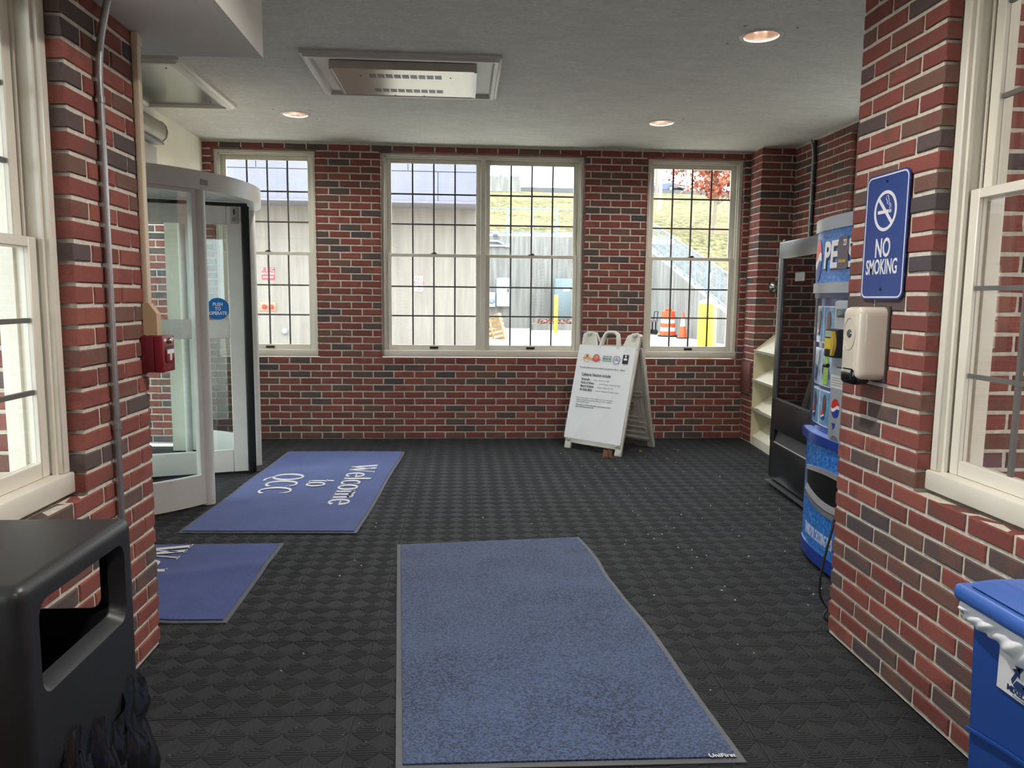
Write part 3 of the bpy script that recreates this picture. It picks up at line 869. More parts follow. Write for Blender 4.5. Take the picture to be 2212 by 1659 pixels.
plate(.495, .556, .845, .930, BK, nm='logo'); put('BBQ', .5255, .857, .024, PAPER, .0004, .9, 'CENTER', 'logo')
disc(.5255, .915, 0, .010, PAPER, -.0112, nm='logo'); plate(.508, .543, .878, .898, PAPER, -.0108)

# ================================================================== TIERED DISPLAY RACK
CREAM = mat('cream_enamel', (214, 206, 172), .5, var=.05, scale=4); CREAMW = mat('cream_shelf_face', (226, 221, 202), .55, var=.04)
rk = thing('display_rack', 'cream metal tiered literature rack beside the brick pilaster', 'rack', M=frame_mat((2.862, 7.148, 0), (-.9969, .0787, 0)))
RWd, RDp = .62, .285
for x in (0, RWd - .012):
    m = MB(); m.prism([(0, 0), (RDp, 0), (RDp, 1.16), (0, .925)], x, x + .012, 'x'); m.build('side_panel', CREAM, rk)
box('back_panel', CREAM, (.012, RWd - .012, RDp - .008, RDp, 0, 1.14), rk)
box('kick_panel', CREAMW, (.012, RWd - .012, .0, .010, 0, .085), rk)
for i, z in enumerate((.055, .335, .62, .905)):
    m = MB(); m.prism([(.004, z), (RDp - .008, z + .205), (RDp - .008, z + .213), (.004, z + .010)], .012, RWd - .012, 'x')
    sh = m.build('shelf', CREAMW, rk)
    if i:
        m = MB()
        if i == 1:
            m.sheet(lambda u, v: (.012 + u * (RWd - .024), -.003 - .012 * v, z + .006 + .030 * v + .012 * math.exp(-((u - .38) / .12) ** 2) * v), 20, 2, .002)
        else:
            m.prism([(.004, z), (-.014, z + .028), (-.012, z + .031), (.008, z + .004)], .012, RWd - .012, 'x')
        m.build('lip', CREAMW, sh)

# ================================================================== BLACK SNACK VENDING MACHINE
BLKM = mat('black_enamel', (30, 31, 33), .28, var=.1); FRM = mat('dark_metal_frame', (112, 114, 116), .3, .65, var=.06); VGL = mat('black_vending_glass', (10, 11, 13), .03, var=.4, scale=3, spec=.8)
sv = thing('vending_machine', 'black glass fronted snack vending machine standing empty', 'vending machine', M=frame_mat((2.384, 5.563, 0), (-.9976, .0698, 0)))
SVW = .89
box('cabinet', BLKM, (0, SVW, .05, .755, .05, 1.83), sv, r=.008)
m = MB(); m.rbox(0, SVW, 0, .05, 1.72, 1.845, r=.006); m.rbox(0, .085, 0, .05, .60, 1.73, r=.006); m.rbox(.74, SVW, 0, .05, .60, 1.73, r=.006)
m.build('door_frame', FRM, sv, smooth=40)
m = MB(); m.rbox(0, SVW, 0, .05, .055, .345, r=.006); m.rbox(0, SVW, 0, .05, .435, .672, r=.006); m.box(0, .09, .0, .05, .34, .44); m.box(.86, SVW, .0, .05, .34, .44)
low = m.build('lower_door', BLKM, sv, smooth=40)
box('window_pane', VGL, (.085, .74, .012, .03, .672, 1.72), sv)
box('window_trim', FRM, (.085, .74, .004, .012, .668, .678), sv)
m = MB(); m.prism([(.004, .345), (.03, .435), (.034, .435), (.010, .345)], .09, .86, 'x'); fl = m.build('delivery_flap', mat('flap_grey', (62, 64, 66), .35), sv)
box('flap_edge', mat('flap_bright_edge', (206, 206, 202), .3, .4), (.09, .86, -.001, .008, .338, .345), fl)
for x in (.04, .80):
    for y in (.04, .66):
        m = MB(); m.lathe([(0, 0), (.022, 0), (.022, .012), (.012, .02), (.012, .06), (0, .06)], (x, y, 0), 12); m.build('foot', BLACK, sv, smooth=40)
box('brace', FRM, (.02, .85, -.035, .05, .028, .036), sv)
kp = box('keypad', BLKM, (.765, .865, -.012, .004, 1.15, 1.55), sv, r=.006)
for i in range(4):
    for j in range(3):
        box('key', FRM, (.785 + j * .022, .802 + j * .022, -.017, -.011, 1.24 + i * .024, 1.258 + i * .024), kp)
box('label_card', mat('label_card_grey', (126, 128, 128), .5), (.33, .50, .0085, .012, 1.55, 1.61), sv)

# ================================================================== BLUE COLA MACHINE
def water_mat():
    t = NT('blue_water_print'); p = t.obj()
    mp = t.node('ShaderNodeMapping'); mp.inputs['Scale'].default_value = (1, 1, 1.5); t.link(p, mp.inputs[0])
    n = t.noise(mp.outputs[0], 42, 4, .7); g = t.noise(p, 2.5, 2)
    c = t.ramp(n, [(.34, s2l((28, 84, 168))), (.56, s2l((58, 132, 214))), (.74, s2l((140, 192, 240)))])
    c = t.mix(t.ramp(g, [(.4, (0, 0, 0)), (.7, (.5, .5, .5))]), c, s2l((40, 110, 200)))
    t.set(color=c, rough=.25, spec=.5)
    return t.m
WATER = water_mat()
NAVY = mat('navy_enamel', (28, 58, 142), .22, var=.06); NAVYD = mat('deep_navy_enamel', (24, 40, 92), .3, var=.06); SILV = mat('silver_trim', (168, 172, 180), .3, .55, var=.05); GREYP = mat('grey_abs', (158, 164, 170), .4, var=.04); LIPB = mat('periwinkle_ledge', (120, 146, 206), .35, var=.05)
PW = .96
cm = thing('vending_machine', 'blue curved front cola vending machine with product pictures', 'vending machine', M=frame_mat((1.945, 4.035, 0), (-1, 0, 0)))
def pf(x, bow=.075):
    t = max(-1, min(1, (x - PW / 2) / (PW / 2)))
    return -bow * (1 - abs(t) ** 2.6)
def shell(name, m_, x0, x1, z0, z1, out=0.0, th=.03, n=28, bow=.075, z1f=None, parent=None):
    mb = MB(); fr = []
    for i in range(n + 1):
        x = x0 + (x1 - x0) * i / n; fr.append((x, pf(x, bow) - out))
    poly = fr + [(x1, fr[-1][1] + th), (x0, fr[0][1] + th)]
    inner = [(x, y + th) for (x, y) in reversed(fr)]
    mb.prism(fr + inner, z0, z1, 'z')
    return mb.build(name, m_, parent or cm, smooth=30)
box('cabinet', NAVYD, (.0, PW, .01, .86, .03, 1.825), cm, r=.012)
shell('kick_band', NAVY, .0, PW, .025, .095, .006, .08)
lowf = shell('lower_front', WATER, .0, PW, .095, .655, .0, .05)
# ledge
m = MB(); fr = [(PW * i / 28, pf(PW * i / 28) - .030) for i in range(29)]
m.prism(fr + [(PW, .05), (0, .05)], .672, .716, 'z'); m.build('ledge', NAVY, cm, smooth=30)
m = MB(); fr = [(.008 + (PW - .016) * i / 28, pf(PW * i / 28) - .022) for i in range(29)]
m.prism(fr + [(PW - .008, .05), (.008, .05)], .7155, .718, 'z'); m.build('ledge_top', LIPB, cm, smooth=30)
shell('panel_backing', NAVY, .0, PW, .718, 1.43, -.03, .06)
shell('canopy_underside', NAVYD, .0, PW, 1.425, 1.452, .0, .08)
shell('header_trim', SILV, .0, PW, 1.452, 1.505, .012, .06); shell('header_trim', SILV, .0, PW, 1.772, 1.838, .012, .06)
sign = shell('header_sign', WATER, .004, PW - .004, 1.505, 1.772, .002, .05)
def curve_text(s, m_, xc, zc, size, sx_=1.0, out=.003, nm='lettering', parent=None, off=0.0, shear=0.0, bow=.075, spacing=1.0):
    t = text_mb(s, size=size, sx=sx_, offset=off, extrude=.0006, shear=shear, spacing=spacing)
    bm = bmesh.new(); me = t.mesh('t', None); bm.from_mesh(me)
    t.v = [(xc + v[0], pf(xc + v[0], bow) - out + v[1], zc + v[2]) for v in t.v]; bm.free(); bpy.data.meshes.remove(me)
    return t.build(nm, m_, parent or cm, fix=False)
WHT = mat('white_print', (232, 232, 236), .3, var=.02); RED = mat('red_print', (206, 44, 46), .3, var=.04); BLUP = mat('blue_print', (34, 62, 146), .3, var=.05)
curve_text('PEPSI', NAVYD, .402, 1.632, .185, .92, .004, 'lettering', sign, .010, .08)
curve_text('PEPSI', WHT, .396, 1.638, .185, .92, .006, 'lettering', sign, .006, .08)
def globe(name, xc, zc, r, out, parent, fn=None, sx_=1.0):
    """round red, white and blue wave emblem"""
    root = None
    wave_hi = lambda x: .16 + .20 * math.sin(x * 2.6)
    wave_lo = lambda x: -.20 + .20 * math.sin(x * 2.6)
    for nm, m_, lo, hi in (('red_field', RED, wave_hi, None), ('white_wave', WHT, wave_lo, wave_hi), ('blue_field', BLUP, None, wave_lo)):
        mb = MB(); n = 26; vs = []
        for i in range(n + 1):
            x = -.999 + 1.998 * i / n; c = math.sqrt(max(0, 1 - x * x))
            a = max(-c, min(c, lo(x))) if lo else -c; b = max(-c, min(c, hi(x))) if hi else c
            for k in range(2):
                z = a if k == 0 else b
                gx = xc + x * r * sx_; y = (fn(gx) if fn else 0) - out
                vs.append((gx, y, zc + z * r))
        mb.add(vs, [(2 * i, 2 * i + 2, 2 * i + 3, 2 * i + 1) for i in range(n)])
        mb.build(nm, m_, parent, fix=False)
globe('g', .085, 1.625, .115, .0045, sign, pf, .72)
# can shaped sticker
m = MB(); cs = [(.395, 1.568), (.485, 1.568), (.492, 1.58), (.492, 1.70), (.478, 1.728), (.405, 1.728), (.388, 1.70), (.388, 1.58)]
m.add([(x, pf(x) - .010, z) for x, z in cs] + [(x, pf(x) - .006, z) for x, z in cs], [tuple(range(8)), tuple(range(15, 7, -1))] + [(i, i + 8, (i + 1) % 8 + 8, (i + 1) % 8) for i in range(8)])
st = m.build('can_sticker', mat('sticker_plum', (96, 84, 92), .3, var=.2, scale=20), sign)
curve_text('23', WHT, .462, 1.695, .040, .8, .0115, 'number', st, .001)
m = MB(); m.box(.405, .475, pf(.44) - .0125, pf(.44) - .0095, 1.60, 1.614); m.build('price_strip', mat('sticker_gold', (190, 150, 80), .4), st)
# product pictures: three rows, four columns either side of the payment column
PR = [(1.19, 1.385), (.965, 1.16), (.755, .945)]
PC = [(.045, .190), (.200, .345), (.64, .76), (.77, .905)]
def picture(x0, x1, z0, z1, kind):
    root_ = shell('product_picture', mat('picture_frame_white', (214, 220, 226), .2), x0, x1, z0, z1, -.018, .012, 6)
    shell('picture_print', mat(('pic_ice', 'pic_lime', 'pic_cola')[kind], ((150, 178, 206), (150, 178, 196), (96, 150, 190))[kind], .15, var=.45, scale=22), x0 + .007, x1 - .007, z0 + .007, z1 - .007, -.0165, .006, 6, parent=root_)
    xc = (x0 + x1) / 2; zc = (z0 + z1) / 2; y = lambda x: pf(x) + .014
    def blob(nm, m_, pts, o=0.0):
        mb = MB(); mb.add([(xc + a, y(xc + a) - o, zc + b) for a, b in pts], [tuple(range(len(pts)))]); mb.build(nm, m_, root_, fix=False)
    if kind == 0:   # bottle leaning
        blob('bottle_print', mat('pic_bottle_cream', (208, 204, 190), .3), [(-.012, -.02), (.024, -.005), (.040, .055), (.030, .075), (.014, .068), (-.004, .03)])
        blob('label_print', mat('pic_navy', (40, 56, 104), .3), [(-.040, -.070), (.0, -.082), (.030, -.004), (-.014, .012)], .0006)
    elif kind == 1:
        blob('bottle_print', mat('pic_green', (150, 196, 70), .3), [(-.03, -.085), (.03, -.085), (.034, .02), (.012, .08), (-.006, .08), (-.026, .02)])
        blob('label_print', mat('pic_violet', (84, 60, 130), .3), [(-.052, -.03), (.052, -.055), (.052, -.012), (-.052, .012)], .0006)
        blob('fruit_print', mat('pic_yellow', (232, 200, 60), .3), [(.014 * math.cos(a * .7), .012 + .010 * math.sin(a * .7)) for a in range(9)], .001)
    else:
        blob('cola_print', mat('pic_brown', (108, 62, 44), .3), [(.006 + .024 * math.cos(a * .45), .022 + .052 * math.sin(a * .45)) for a in range(14)])
        globe('g', xc - .008, zc - .038, .026, -.0125, root_, pf, .9)
for r_, (z0, z1) in enumerate(PR):
    for c_, (x0, x1) in enumerate(PC):
        picture(x0, x1, z0, z1, (2 if r_ != 1 else (0 if c_ % 2 == 0 else 1)))
# payment column
m = MB(); x0, x1 = .405, .57
m.rbox(x0, x1, pf(.4) - .020, pf(.4) + .09, .66, 1.415, r=.014); pay = m.build('payment_column', GREYP, cm, smooth=40)
yq = pf(.4) - .020
m = MB(); m.rbox(x0 + .01, x1 - .03, yq - .045, yq + .01, 1.135, 1.275, r=.008); rd = m.build('card_reader', BLACK, pay, smooth=40)
box('reader_screen', mat('lcd_green', (150, 176, 160), .2), (x0 + .02, x0 + .085, yq - .0475, yq - .044, 1.235, 1.265), rd)
box('reader_sticker', mat('reader_yellow', (216, 190, 50), .4), (x0 + .018, x0 + .088, yq - .0475, yq - .044, 1.175, 1.228), rd)
m = MB(); m.prism([(x1 - .05 + .016 * math.sin(PI * i / 10), 1.145 + .12 * i / 10) for i in range(11)] + [(x1 - .062, 1.265), (x1 - .062, 1.145)], yq - .06, yq - .044, 'y'); m.build('tap_rim', mat('reader_gold', (196, 164, 54), .4), rd)
m = MB(); m.rbox(x0 + .03, x1 - .03, yq - .004, yq + .01, 1.33, 1.375, r=.015); m.build('bill_display', mat('display_smoke', (90, 96, 100), .1), pay, smooth=40)
m = MB(); m.tube([(x0 + .0, yq - .03, 1.09), (x0 + .03, yq - .03, 1.09)], .011, 12); m.build('coin_return', BLACK, pay, smooth=40)
box('coin_slot', BLACK, (x0 + .07, x0 + .11, yq - .003, yq, 1.085, 1.089), pay)
box('notice_card', mat('notice_white', (206, 208, 208), .5), (x0 + .015, x1 - .02, yq - .0015, yq + .001, .98, 1.045), pay)
for i in range(4): box('notice_line', INKL, (x0 + .025, x1 - .035 - .01 * (i % 2), yq - .0022, yq - .001, 1.03 - i * .012, 1.033 - i * .012), pay)
globe('g', x0 + .075, .88, .048, -(yq - .002), pay, None, .85)
m = MB(); m.add([(x0 + .045, yq - .002, .805), (x0 + .085, yq - .002, .805), (x0 + .065, yq - .002, .77)], [(0, 2, 1)]); m.build('arrow_mark', BLUP, pay, fix=False)
m = MB(); m.prism([(x0 + .03 + .05 + .045 * math.cos(PI * i / 10), .70 + .045 * math.sin(PI * i / 10)) for i in range(11)] + [(x0 + .035, .665), (x0 + .125, .665)], yq - .002, yq + .002, 'y'); m.build('coin_cup', mat('cup_grey', (98, 102, 106), .5), pay)  # flat mid grey shape on the column face
# delivery tray
def tray_pt(x, z, o): return (x, pf(x) - o, z)
m = MB(); n = 22; lo = lambda u: .355 - .045 * math.sin(PI * u); hi = lambda u: .515 + .035 * math.sin(PI * u)
X0, X1 = .105, .80
ring = []
outer = [(X0 + (X1 - X0) * i / n, hi(i / n)) for i in range(n + 1)] + [(X0 + (X1 - X0) * (1 - i / n), lo(1 - i / n)) for i in range(n + 1)]
cxm, czm = (X0 + X1) / 2, .435
inner = [(cxm + (x - cxm) * .93, czm + (z - czm) * .78) for x, z in outer]
k = len(outer)
vs = [tray_pt(x, z, .010) for x, z in outer] + [tray_pt(x, z, .014) for x, z in inner] + [tray_pt(x, z, -.002) for x, z in outer] + [(x, pf(x) + .012, z) for x, z in inner]
fs = []
for i in range(k):
    j = (i + 1) % k
    fs += [(i, j, j + k, i + k), (i, i + 2 * k, j + 2 * k, j), (i + k, j + k, j + 3 * k, i + 3 * k)]
m.add(vs, fs); tr = m.build('delivery_frame', SILV, cm, smooth=40)
m = MB(); m.add([(x, pf(x) - .006, z) for x, z in inner], [(i, i + 1, k - 2 - i, k - 1 - i) for i in range(k // 2 - 1)]); m.build('delivery_opening', mat('tray_black', (12, 12, 14), .3), tr, fix=False)
m = MB(); m.add([tray_pt(cxm + (x - cxm) * .93, lo((x - X0) / (X1 - X0)) + .035 + d, .016 - d * .3) for d in (0, .055) for x in (X0 + (X1 - X0) * i / n for i in range(n + 1))], [(i, i + 1, i + n + 2, i + n + 1) for i in range(n)]); m.build('tray_bottom', SILV, tr, fix=False, smooth=40)
curve_text('THANKS FOR CHOOSING PEPSI', mat('pale_print', (200, 216, 238), .3), .315, .175, .085, .30, .004, 'lettering', lowf, .0012, 0)

# ================================================================== POWER CORD
cp = [at(1806, 1112, 3.10), at(1796, 1150, 3.09), at(1780, 1210, 3.085), at(1771, 1258, 3.08), at(1773, 1290, 3.075), at(1786, 1315, 3.06)]
cp += [Vector((1.585, 3.04, .035)), Vector((1.62, 3.03, .012)), Vector((1.70, 3.02, .008)), Vector((1.80, 3.0, .008))]
def smooth_pts(ps, n=6):
    ps = [Vector(p) for p in ps]; out = []
    for i in range(len(ps) - 1):
        a, b, c, d = ps[max(i - 1, 0)], ps[i], ps[i + 1], ps[min(i + 2, len(ps) - 1)]
        for k in range(n):
            t = k / n
            out.append(.5 * ((2 * b) + (c - a) * t + (2 * a - 5 * b + 4 * c - d) * t * t + (3 * b - a - 3 * c + d) * t ** 3))
    return out + [ps[-1]]
mb = MB(); mb.tube(smooth_pts([Vector((1.66, 2.985, .62)), Vector((1.65, 3.04, .60))] + cp), .0055, 8)
mb.build('power_cord', BLACK, smooth=60, label='black power cord hanging between the cola machine and the brick corner', cat='cord')
# ================================================================== REVOLVING DOOR
rd = thing('revolving_door', 'white framed revolving door with a curved header and glass wings', 'door', DC[:])
A0 = math.radians(31.5); A1 = math.radians(77)
mb = MB(); mb.sweep_arc((0, 0, 0), DR - .045, DR + .04, 2.085, 2.205, -A1, A1, 40); hd = mb.build('header', ALUM, rd, smooth=35)
p1 = Vector((math.cos(-A0 * .97), math.sin(-A0 * .97), 0)) * (DR + .041)
box('maker_plate', mat('label_grey', (150, 148, 142), .4), (-.028, .028, -.002, .002, -.018, .018), hd, M=Matrix.Translation((p1.x, p1.y, 2.135)) @ Matrix.Rotation(-A0 * .97 - PI / 2, 4, 'Z') @ Matrix.Rotation(PI, 4, 'Z'))
mb = MB(); mb.lathe([(0, 2.12), (DR - .05, 2.12), (DR - .05, 2.20), (0, 2.20)], (0, 0, 0), 48); mb.build('canopy', mat('canopy_white', (206, 206, 200), .6), rd, smooth=35)
for s in (-1, 1):
    for a in (A0, A1):
        mb = MB(); mb.tube([(DR * math.cos(s * a), DR * math.sin(s * a), 0), (DR * math.cos(s * a), DR * math.sin(s * a), 2.09)], .043, 20)
        mb.build('post', ALUM, rd, smooth=50)
    lo, hi = (A0, A1) if s > 0 else (-A1, -A0)
    mb = MB(); mb.sweep_arc((0, 0, 0), DR - .022, DR + .022, .012, .212, lo, hi, 16); mb.sweep_arc((0, 0, 0), DR - .022, DR + .022, 2.06, 2.09, lo, hi, 16)
    for (a, b) in ((lo, lo + .06), (hi - .06, hi)):
        mb.sweep_arc((0, 0, 0), DR - .022, DR + .022, .21, 2.07, a, b, 4)
    sp = mb.build('side_screen', ALUM, rd, smooth=35)
    mb = MB(); mb.sweep_arc((0, 0, 0), DR - .003, DR + .003, .21, 2.065, lo + .055, hi - .055, 16); mb.build('curved_pane', DOORGLASS, sp, smooth=35)
    mb = MB(); mb.sweep_arc((0, 0, 0), DR - .026, DR - .022, .01, .03, lo, hi, 16); mb.build('floor_brush', BLACK, sp)
mb = MB(); mb.tube([(0, 0, 0), (0, 0, 2.12)], .045, 18); mb.build('shaft', ALUM, rd, smooth=50)
WA = math.radians(17.0)
for k in range(4):
    M4 = Matrix.Rotation(WA + k * PI / 2, 4, 'Z'); t2 = .021
    mb = MB()
    mb.rbox(.05, .13, -t2, t2, .02, 2.085, r=.004, seg=1); mb.rbox(.925, 1.035, -t2, t2, .02, 2.085, r=.004, seg=1)
    for z0, z1 in ((.02, .195), (1.075, 1.222), (1.945, 2.085)):
        mb.rbox(.13, .925, -t2, t2, z0, z1, r=.004, seg=1)
    wg = mb.build('door_wing', ALUM, rd, smooth=40, M=M4)
    for z0, z1 in ((.195, 1.075), (1.222, 1.945)):
        box('pane', DOORGLASS, (.13, .925, -.003, .003, z0, z1), wg)
    mb = MB(); mb.rbox(1.035, 1.092, -.05, .05, .01, 2.09, r=.01); mb.box(.05, 1.08, -.016, .016, 2.085, 2.112); mb.box(.06, 1.04, -.012, .012, .004, .022)
    mb.build('brush_seal', BLACK, wg, smooth=40)
    for sgn in (-1, 1):
        mb = MB(); y = sgn * .06
        mb.tube(smooth_pts([(.36, sgn * t2, 1.42), (.36, y, 1.415), (.36, y, 1.38), (.36, y, .98), (.36, y, .945), (.36, sgn * t2, .94)], 4), .009, 8); mb.build('pull_handle', mat('brass_pull', (214, 206, 176), .2, .7), wg, smooth=50)
    if k == 0:
        mb = MB(); mb.lathe([(0, 0), (.084, 0), (.084, .0012), (0, .0012)], (0, 0, 0), 40); mb.xform(Matrix.Translation((.845, -.0035, 1.305)) @ Matrix.Rotation(PI / 2, 4, 'X'))
        stk = mb.build('push_sticker', mat('sticker_blue', (22, 108, 176), .35, var=.03), wg)
        for i, s in enumerate(('PUSH', 'TO', 'OPERATE')):
            t = text_mb(s, size=.036, offset=.0009, extrude=.0003, sx=.84); t.xform(Matrix.Translation((.845, -.0055, 1.338 - i * .034))); t.build('lettering', WHT, stk, fix=False)
        mb = MB(); mb.rbox(.955, 1.01, -.032, -t2, 1.955, 2.075, r=.004); lk = mb.build('lock_plate', mat('lock_grey', (172, 170, 164), .4), wg, smooth=40)
        mb = MB(); mb.rbox(.977, .987, -.036, -.031, 2.02, 2.062, r=.003); mb.build('slot', BLACK, lk)
        mb = MB(); mb.lathe([(0, 0), (.016, 0), (.014, .006), (0, .006)], (0, 0, 0), 18); mb.xform(Matrix.Translation((.982, -.032, 1.985)) @ Matrix.Rotation(PI / 2, 4, 'X')); mb.build('cylinder', STEEL, lk, smooth=40)

# ================================================================== AIR CURTAIN ABOVE THE DOOR
ac = thing('air_curtain', 'grey metal air curtain heater on the cream wall above the door', 'air curtain', (XBL, 5.2, 2.6))
prof = [(0, .0), (.02, -.006), (.075, .012), (.108, .045), (.118, .09), (.108, .135), (.08, .168), (.04, .182), (0, .185)]
mb = MB(); mb.prism(prof, -.9, 1.075, 'y'); mb.build('drum', mat('aged_grey_metal', (158, 154, 140), .5, .3, var=.12, scale=12), ac, smooth=40)
mb = MB(); mb.prism([(x * 1.05, z * 1.03 - .003) for x, z in prof], 1.075, 1.085, 'y'); mb.build('end_cap', mat('end_cap_grey', (140, 136, 124), .5, .3), ac)
box('mount_board', SOFFIT, (0.0005, .028, -.9, 1.08, .187, .262), ac)
box('outlet_lip', SILV, (.02, .10, -.9, 1.06, -.014, .002), ac)
box('cover_panel', mat('cover_grey', (176, 174, 166), .6), (.0005, .03, -.9, 1.08, -.385, -.03), ac)
box('junction_box', BLACK, (.03, .06, .35, .62, -.07, -.035), ac)

# ================================================================== CEILING FITTINGS
def moulding(mb, x0, x1, y0, y1, w, d, zt):
    """mitred picture-frame moulding hanging d below zt"""
    prof = [(0, 0), (0, -d * .55), (w * .25, -d * .7), (w * .4, -d), (w * .8, -d), (w, -d * .35), (w, 0)]
    cs = [(x0, y0, 1, 1), (x1, y0, -1, 1), (x1, y1, -1, -1), (x0, y1, 1, -1)]
    n = len(prof); vs = []
    for (x, y, sx_, sy_) in cs:
        vs += [(x + sx_ * p, y + sy_ * p, zt + q) for p, q in prof]
    fs = [(a * n + i, a * n + i + 1, ((a + 1) % 4) * n + i + 1, ((a + 1) % 4) * n + i) for a in range(4) for i in range(n - 1)]
    mb.add(vs, fs)
ht = thing('ceiling_heater', 'recessed stainless ceiling heater with two rows of vent slots', 'heater', (-.37, 5.18, H))
mb = MB(); moulding(mb, -.61, .61, -.452, .462, .055, .034, -.0005); mb.build('frame', WHITE, ht, smooth=30)
box('pan', WHITE, (-.56, .56, -.40, .41, -.010, -.0005), ht)
mb = MB(); mb.rbox(-.455, .455, -.318, .285, -.062, -.012, r=.004, seg=1); un = mb.build('unit', mat('satin_heater_steel', (172, 167, 155), .28, .55, var=.04), ht, smooth=40)
box('front_band', mat('band_grey', (186, 180, 168), .5, .1), (-.456, .456, -.3195, -.317, -.060, -.014), un)
for yy in (-.175, .155):
    for i in range(9):
        x = -.225 + i * .052
        box('vent_slot', BLACK, (x, x + .043, yy - .036, yy + .036, -.0632, -.0615), un)
for x in (-.45, .45):
    box('edge_trim', SILV, (x - .008, x + .008, -.31, .28, -.066, -.061), un)
for x, y in ((-.28, -.175), (.29, -.175), (-.1, .27), (.1, .27)):
    mb = MB(); mb.lathe([(0, 0), (.006, 0), (.004, -.003), (0, -.003)], (x, y, -.062), 10); mb.build('screw', BLACK, un)

ap = thing('ceiling_access_panel', 'steel ceiling access panel in a white moulded frame', 'panel', (-2.10, 5.525, H))
mb = MB(); moulding(mb, -.35, .35, -.60, .60, .07, .04, -.0005); mb.build('frame', WHITE, ap, smooth=30)
box('sheet', mat('dull_steel_sheet', (150, 156, 154), .22, .85, var=.04), (-.28, .28, -.53, .53, -.02, -.0005), ap)
box('inner_trim', SILV, (.262, .276, -.53, .53, -.026, -.019), ap)
for y in (-.4, .45):
    mb = MB(); mb.lathe([(0, 0), (.006, 0), (.004, -.003), (0, -.003)], (.2, y, -.02), 10); mb.build('screw', BLACK, ap)

CANM = mat('can_reflector', (206, 186, 176), .2, .7, var=.05); 
BULB = emit('lamp_glow', (255, 232, 214), 2.5)
def downlight(x, y, label, power):
    t = thing('recessed_downlight', label, 'ceiling light', (x, y, H), group='round recessed ceiling lights')
    mb = MB(); mb.lathe([(.094, .0), (.094, -.004), (.100, -.007), (.112, -.005), (.118, -.0005), (.118, .0005), (.094, .0)], (0, 0, 0), 40); mb.build('trim_ring', WHITE, t, smooth=40)
    mb = MB(); mb.lathe([(.094, 0), (.090, .02), (.082, .075), (.066, .108), (0, .112)], (0, 0, 0), 40); mb.build('reflector', CANM, t, smooth=50)
    for dx in (-.026, .026):
        mb = MB(); mb.tube([(dx, -.02, .10), (dx, -.02, .052), (dx, -.012, .042), (dx, .012, .042), (dx, .02, .052), (dx, .02, .10)], .0075, 10); mb.build('lamp_tube', BULB, t, smooth=50)
    l = bpy.data.lights.new('downlight', 'AREA'); l.shape = 'DISK'; l.size = .15; l.energy = power; l.color = (1.0, .94, .87); l.spread = math.radians(150)
    o = bpy.data.objects.new('downlight_lamp', l); COL.objects.link(o); o.location = (x, y, H + .012)
    return t
LIGHTS = [(1.655, 4.245, 'recessed ceiling light with a pale ring above the snack machine', 8), (-1.352, 6.36, 'recessed ceiling light with a pale ring near the revolving door', 8), (1.65, 6.323, 'recessed ceiling light with a pale ring above the folding sign', 8),
          (.3, 2.2, 'unseen ceiling light added to brighten the passage by the brick pillars', 22), (.3, -.6, 'unseen ceiling light added to brighten the inner end of the passage', 18)]  # this pair is out of view, added to brighten the passage
for a in LIGHTS: downlight(*a)

# ================================================================== NO SMOKING SIGN
def rrect(x0, x1, z0, z1, r, n=6):
    pts = []
    for (cx, cz, a) in ((x1 - r, z0 + r, -90), (x1 - r, z1 - r, 0), (x0 + r, z1 - r, 90), (x0 + r, z0 + r, 180)):
        for i in range(n + 1):
            t = math.radians(a + 90 * i / n); pts.append((cx + r * math.cos(t), cz + r * math.sin(t)))
    return pts
def ring_mb(po, pi_, y0, y1):
    n = len(po); mb = MB()
    vs = [(x, y0, z) for x, z in po] + [(x, y0, z) for x, z in pi_] + [(x, y1, z) for x, z in po] + [(x, y1, z) for x, z in pi_]
    fs = []
    for i in range(n):
        j = (i + 1) % n
        fs += [(i, j, j + n, i + n), (i, i + 2 * n, j + 2 * n, j), (i + n, j + n, j + 3 * n, i + 3 * n)]
    return mb.add(vs, fs)
NB = mat('no_smoking_blue', (36, 62, 128), .22, var=.03); NW = mat('sign_white', (214, 214, 218), .35, var=.02)
ns = thing('no_smoking_sign', 'blue metal no smoking sign screwed to the brick pillar', 'sign', M=frame_mat((XR, 2.852, 1.418), (-1, 0, 0)))
SWd, SHt = .281, .463
mb = MB(); mb.prism(rrect(0, SWd, 0, SHt, .032), -.010, -.006, 'y'); mb.build('plate', NB, ns, smooth=40)
ring_mb(rrect(.006, SWd - .006, .006, SHt - .006, .028), rrect(.011, SWd - .011, .011, SHt - .011, .024), -.0108, -.0099).build('border', NW, ns)
cx, cz, r0 = .138, .325, .074
el = lambda r: [(cx + r * math.cos(t * PI / 24), cz + r * math.sin(t * PI / 24)) for t in range(48)]
ring_mb(el(r0), el(r0 - .012), -.0110, -.0099).build('prohibition_ring', NW, ns)
mb = MB(); d = math.sqrt(.5) * (r0 - .006); mb.beam((cx - d, -.0105, cz + d), (cx + d, -.0105, cz - d), .0012, .013, (1, 0, 1)); mb.build('slash', NW, ns)
mb = MB(); mb.box(cx - .048, cx + .022, -.0113, -.0099, cz - .009, cz + .003); mb.box(cx + .026, cx + .031, -.0113, -.0099, cz - .009, cz + .003); mb.box(cx + .034, cx + .039, -.0113, -.0099, cz - .009, cz + .003)
mb.build('cigarette', NW, ns, fix=False)
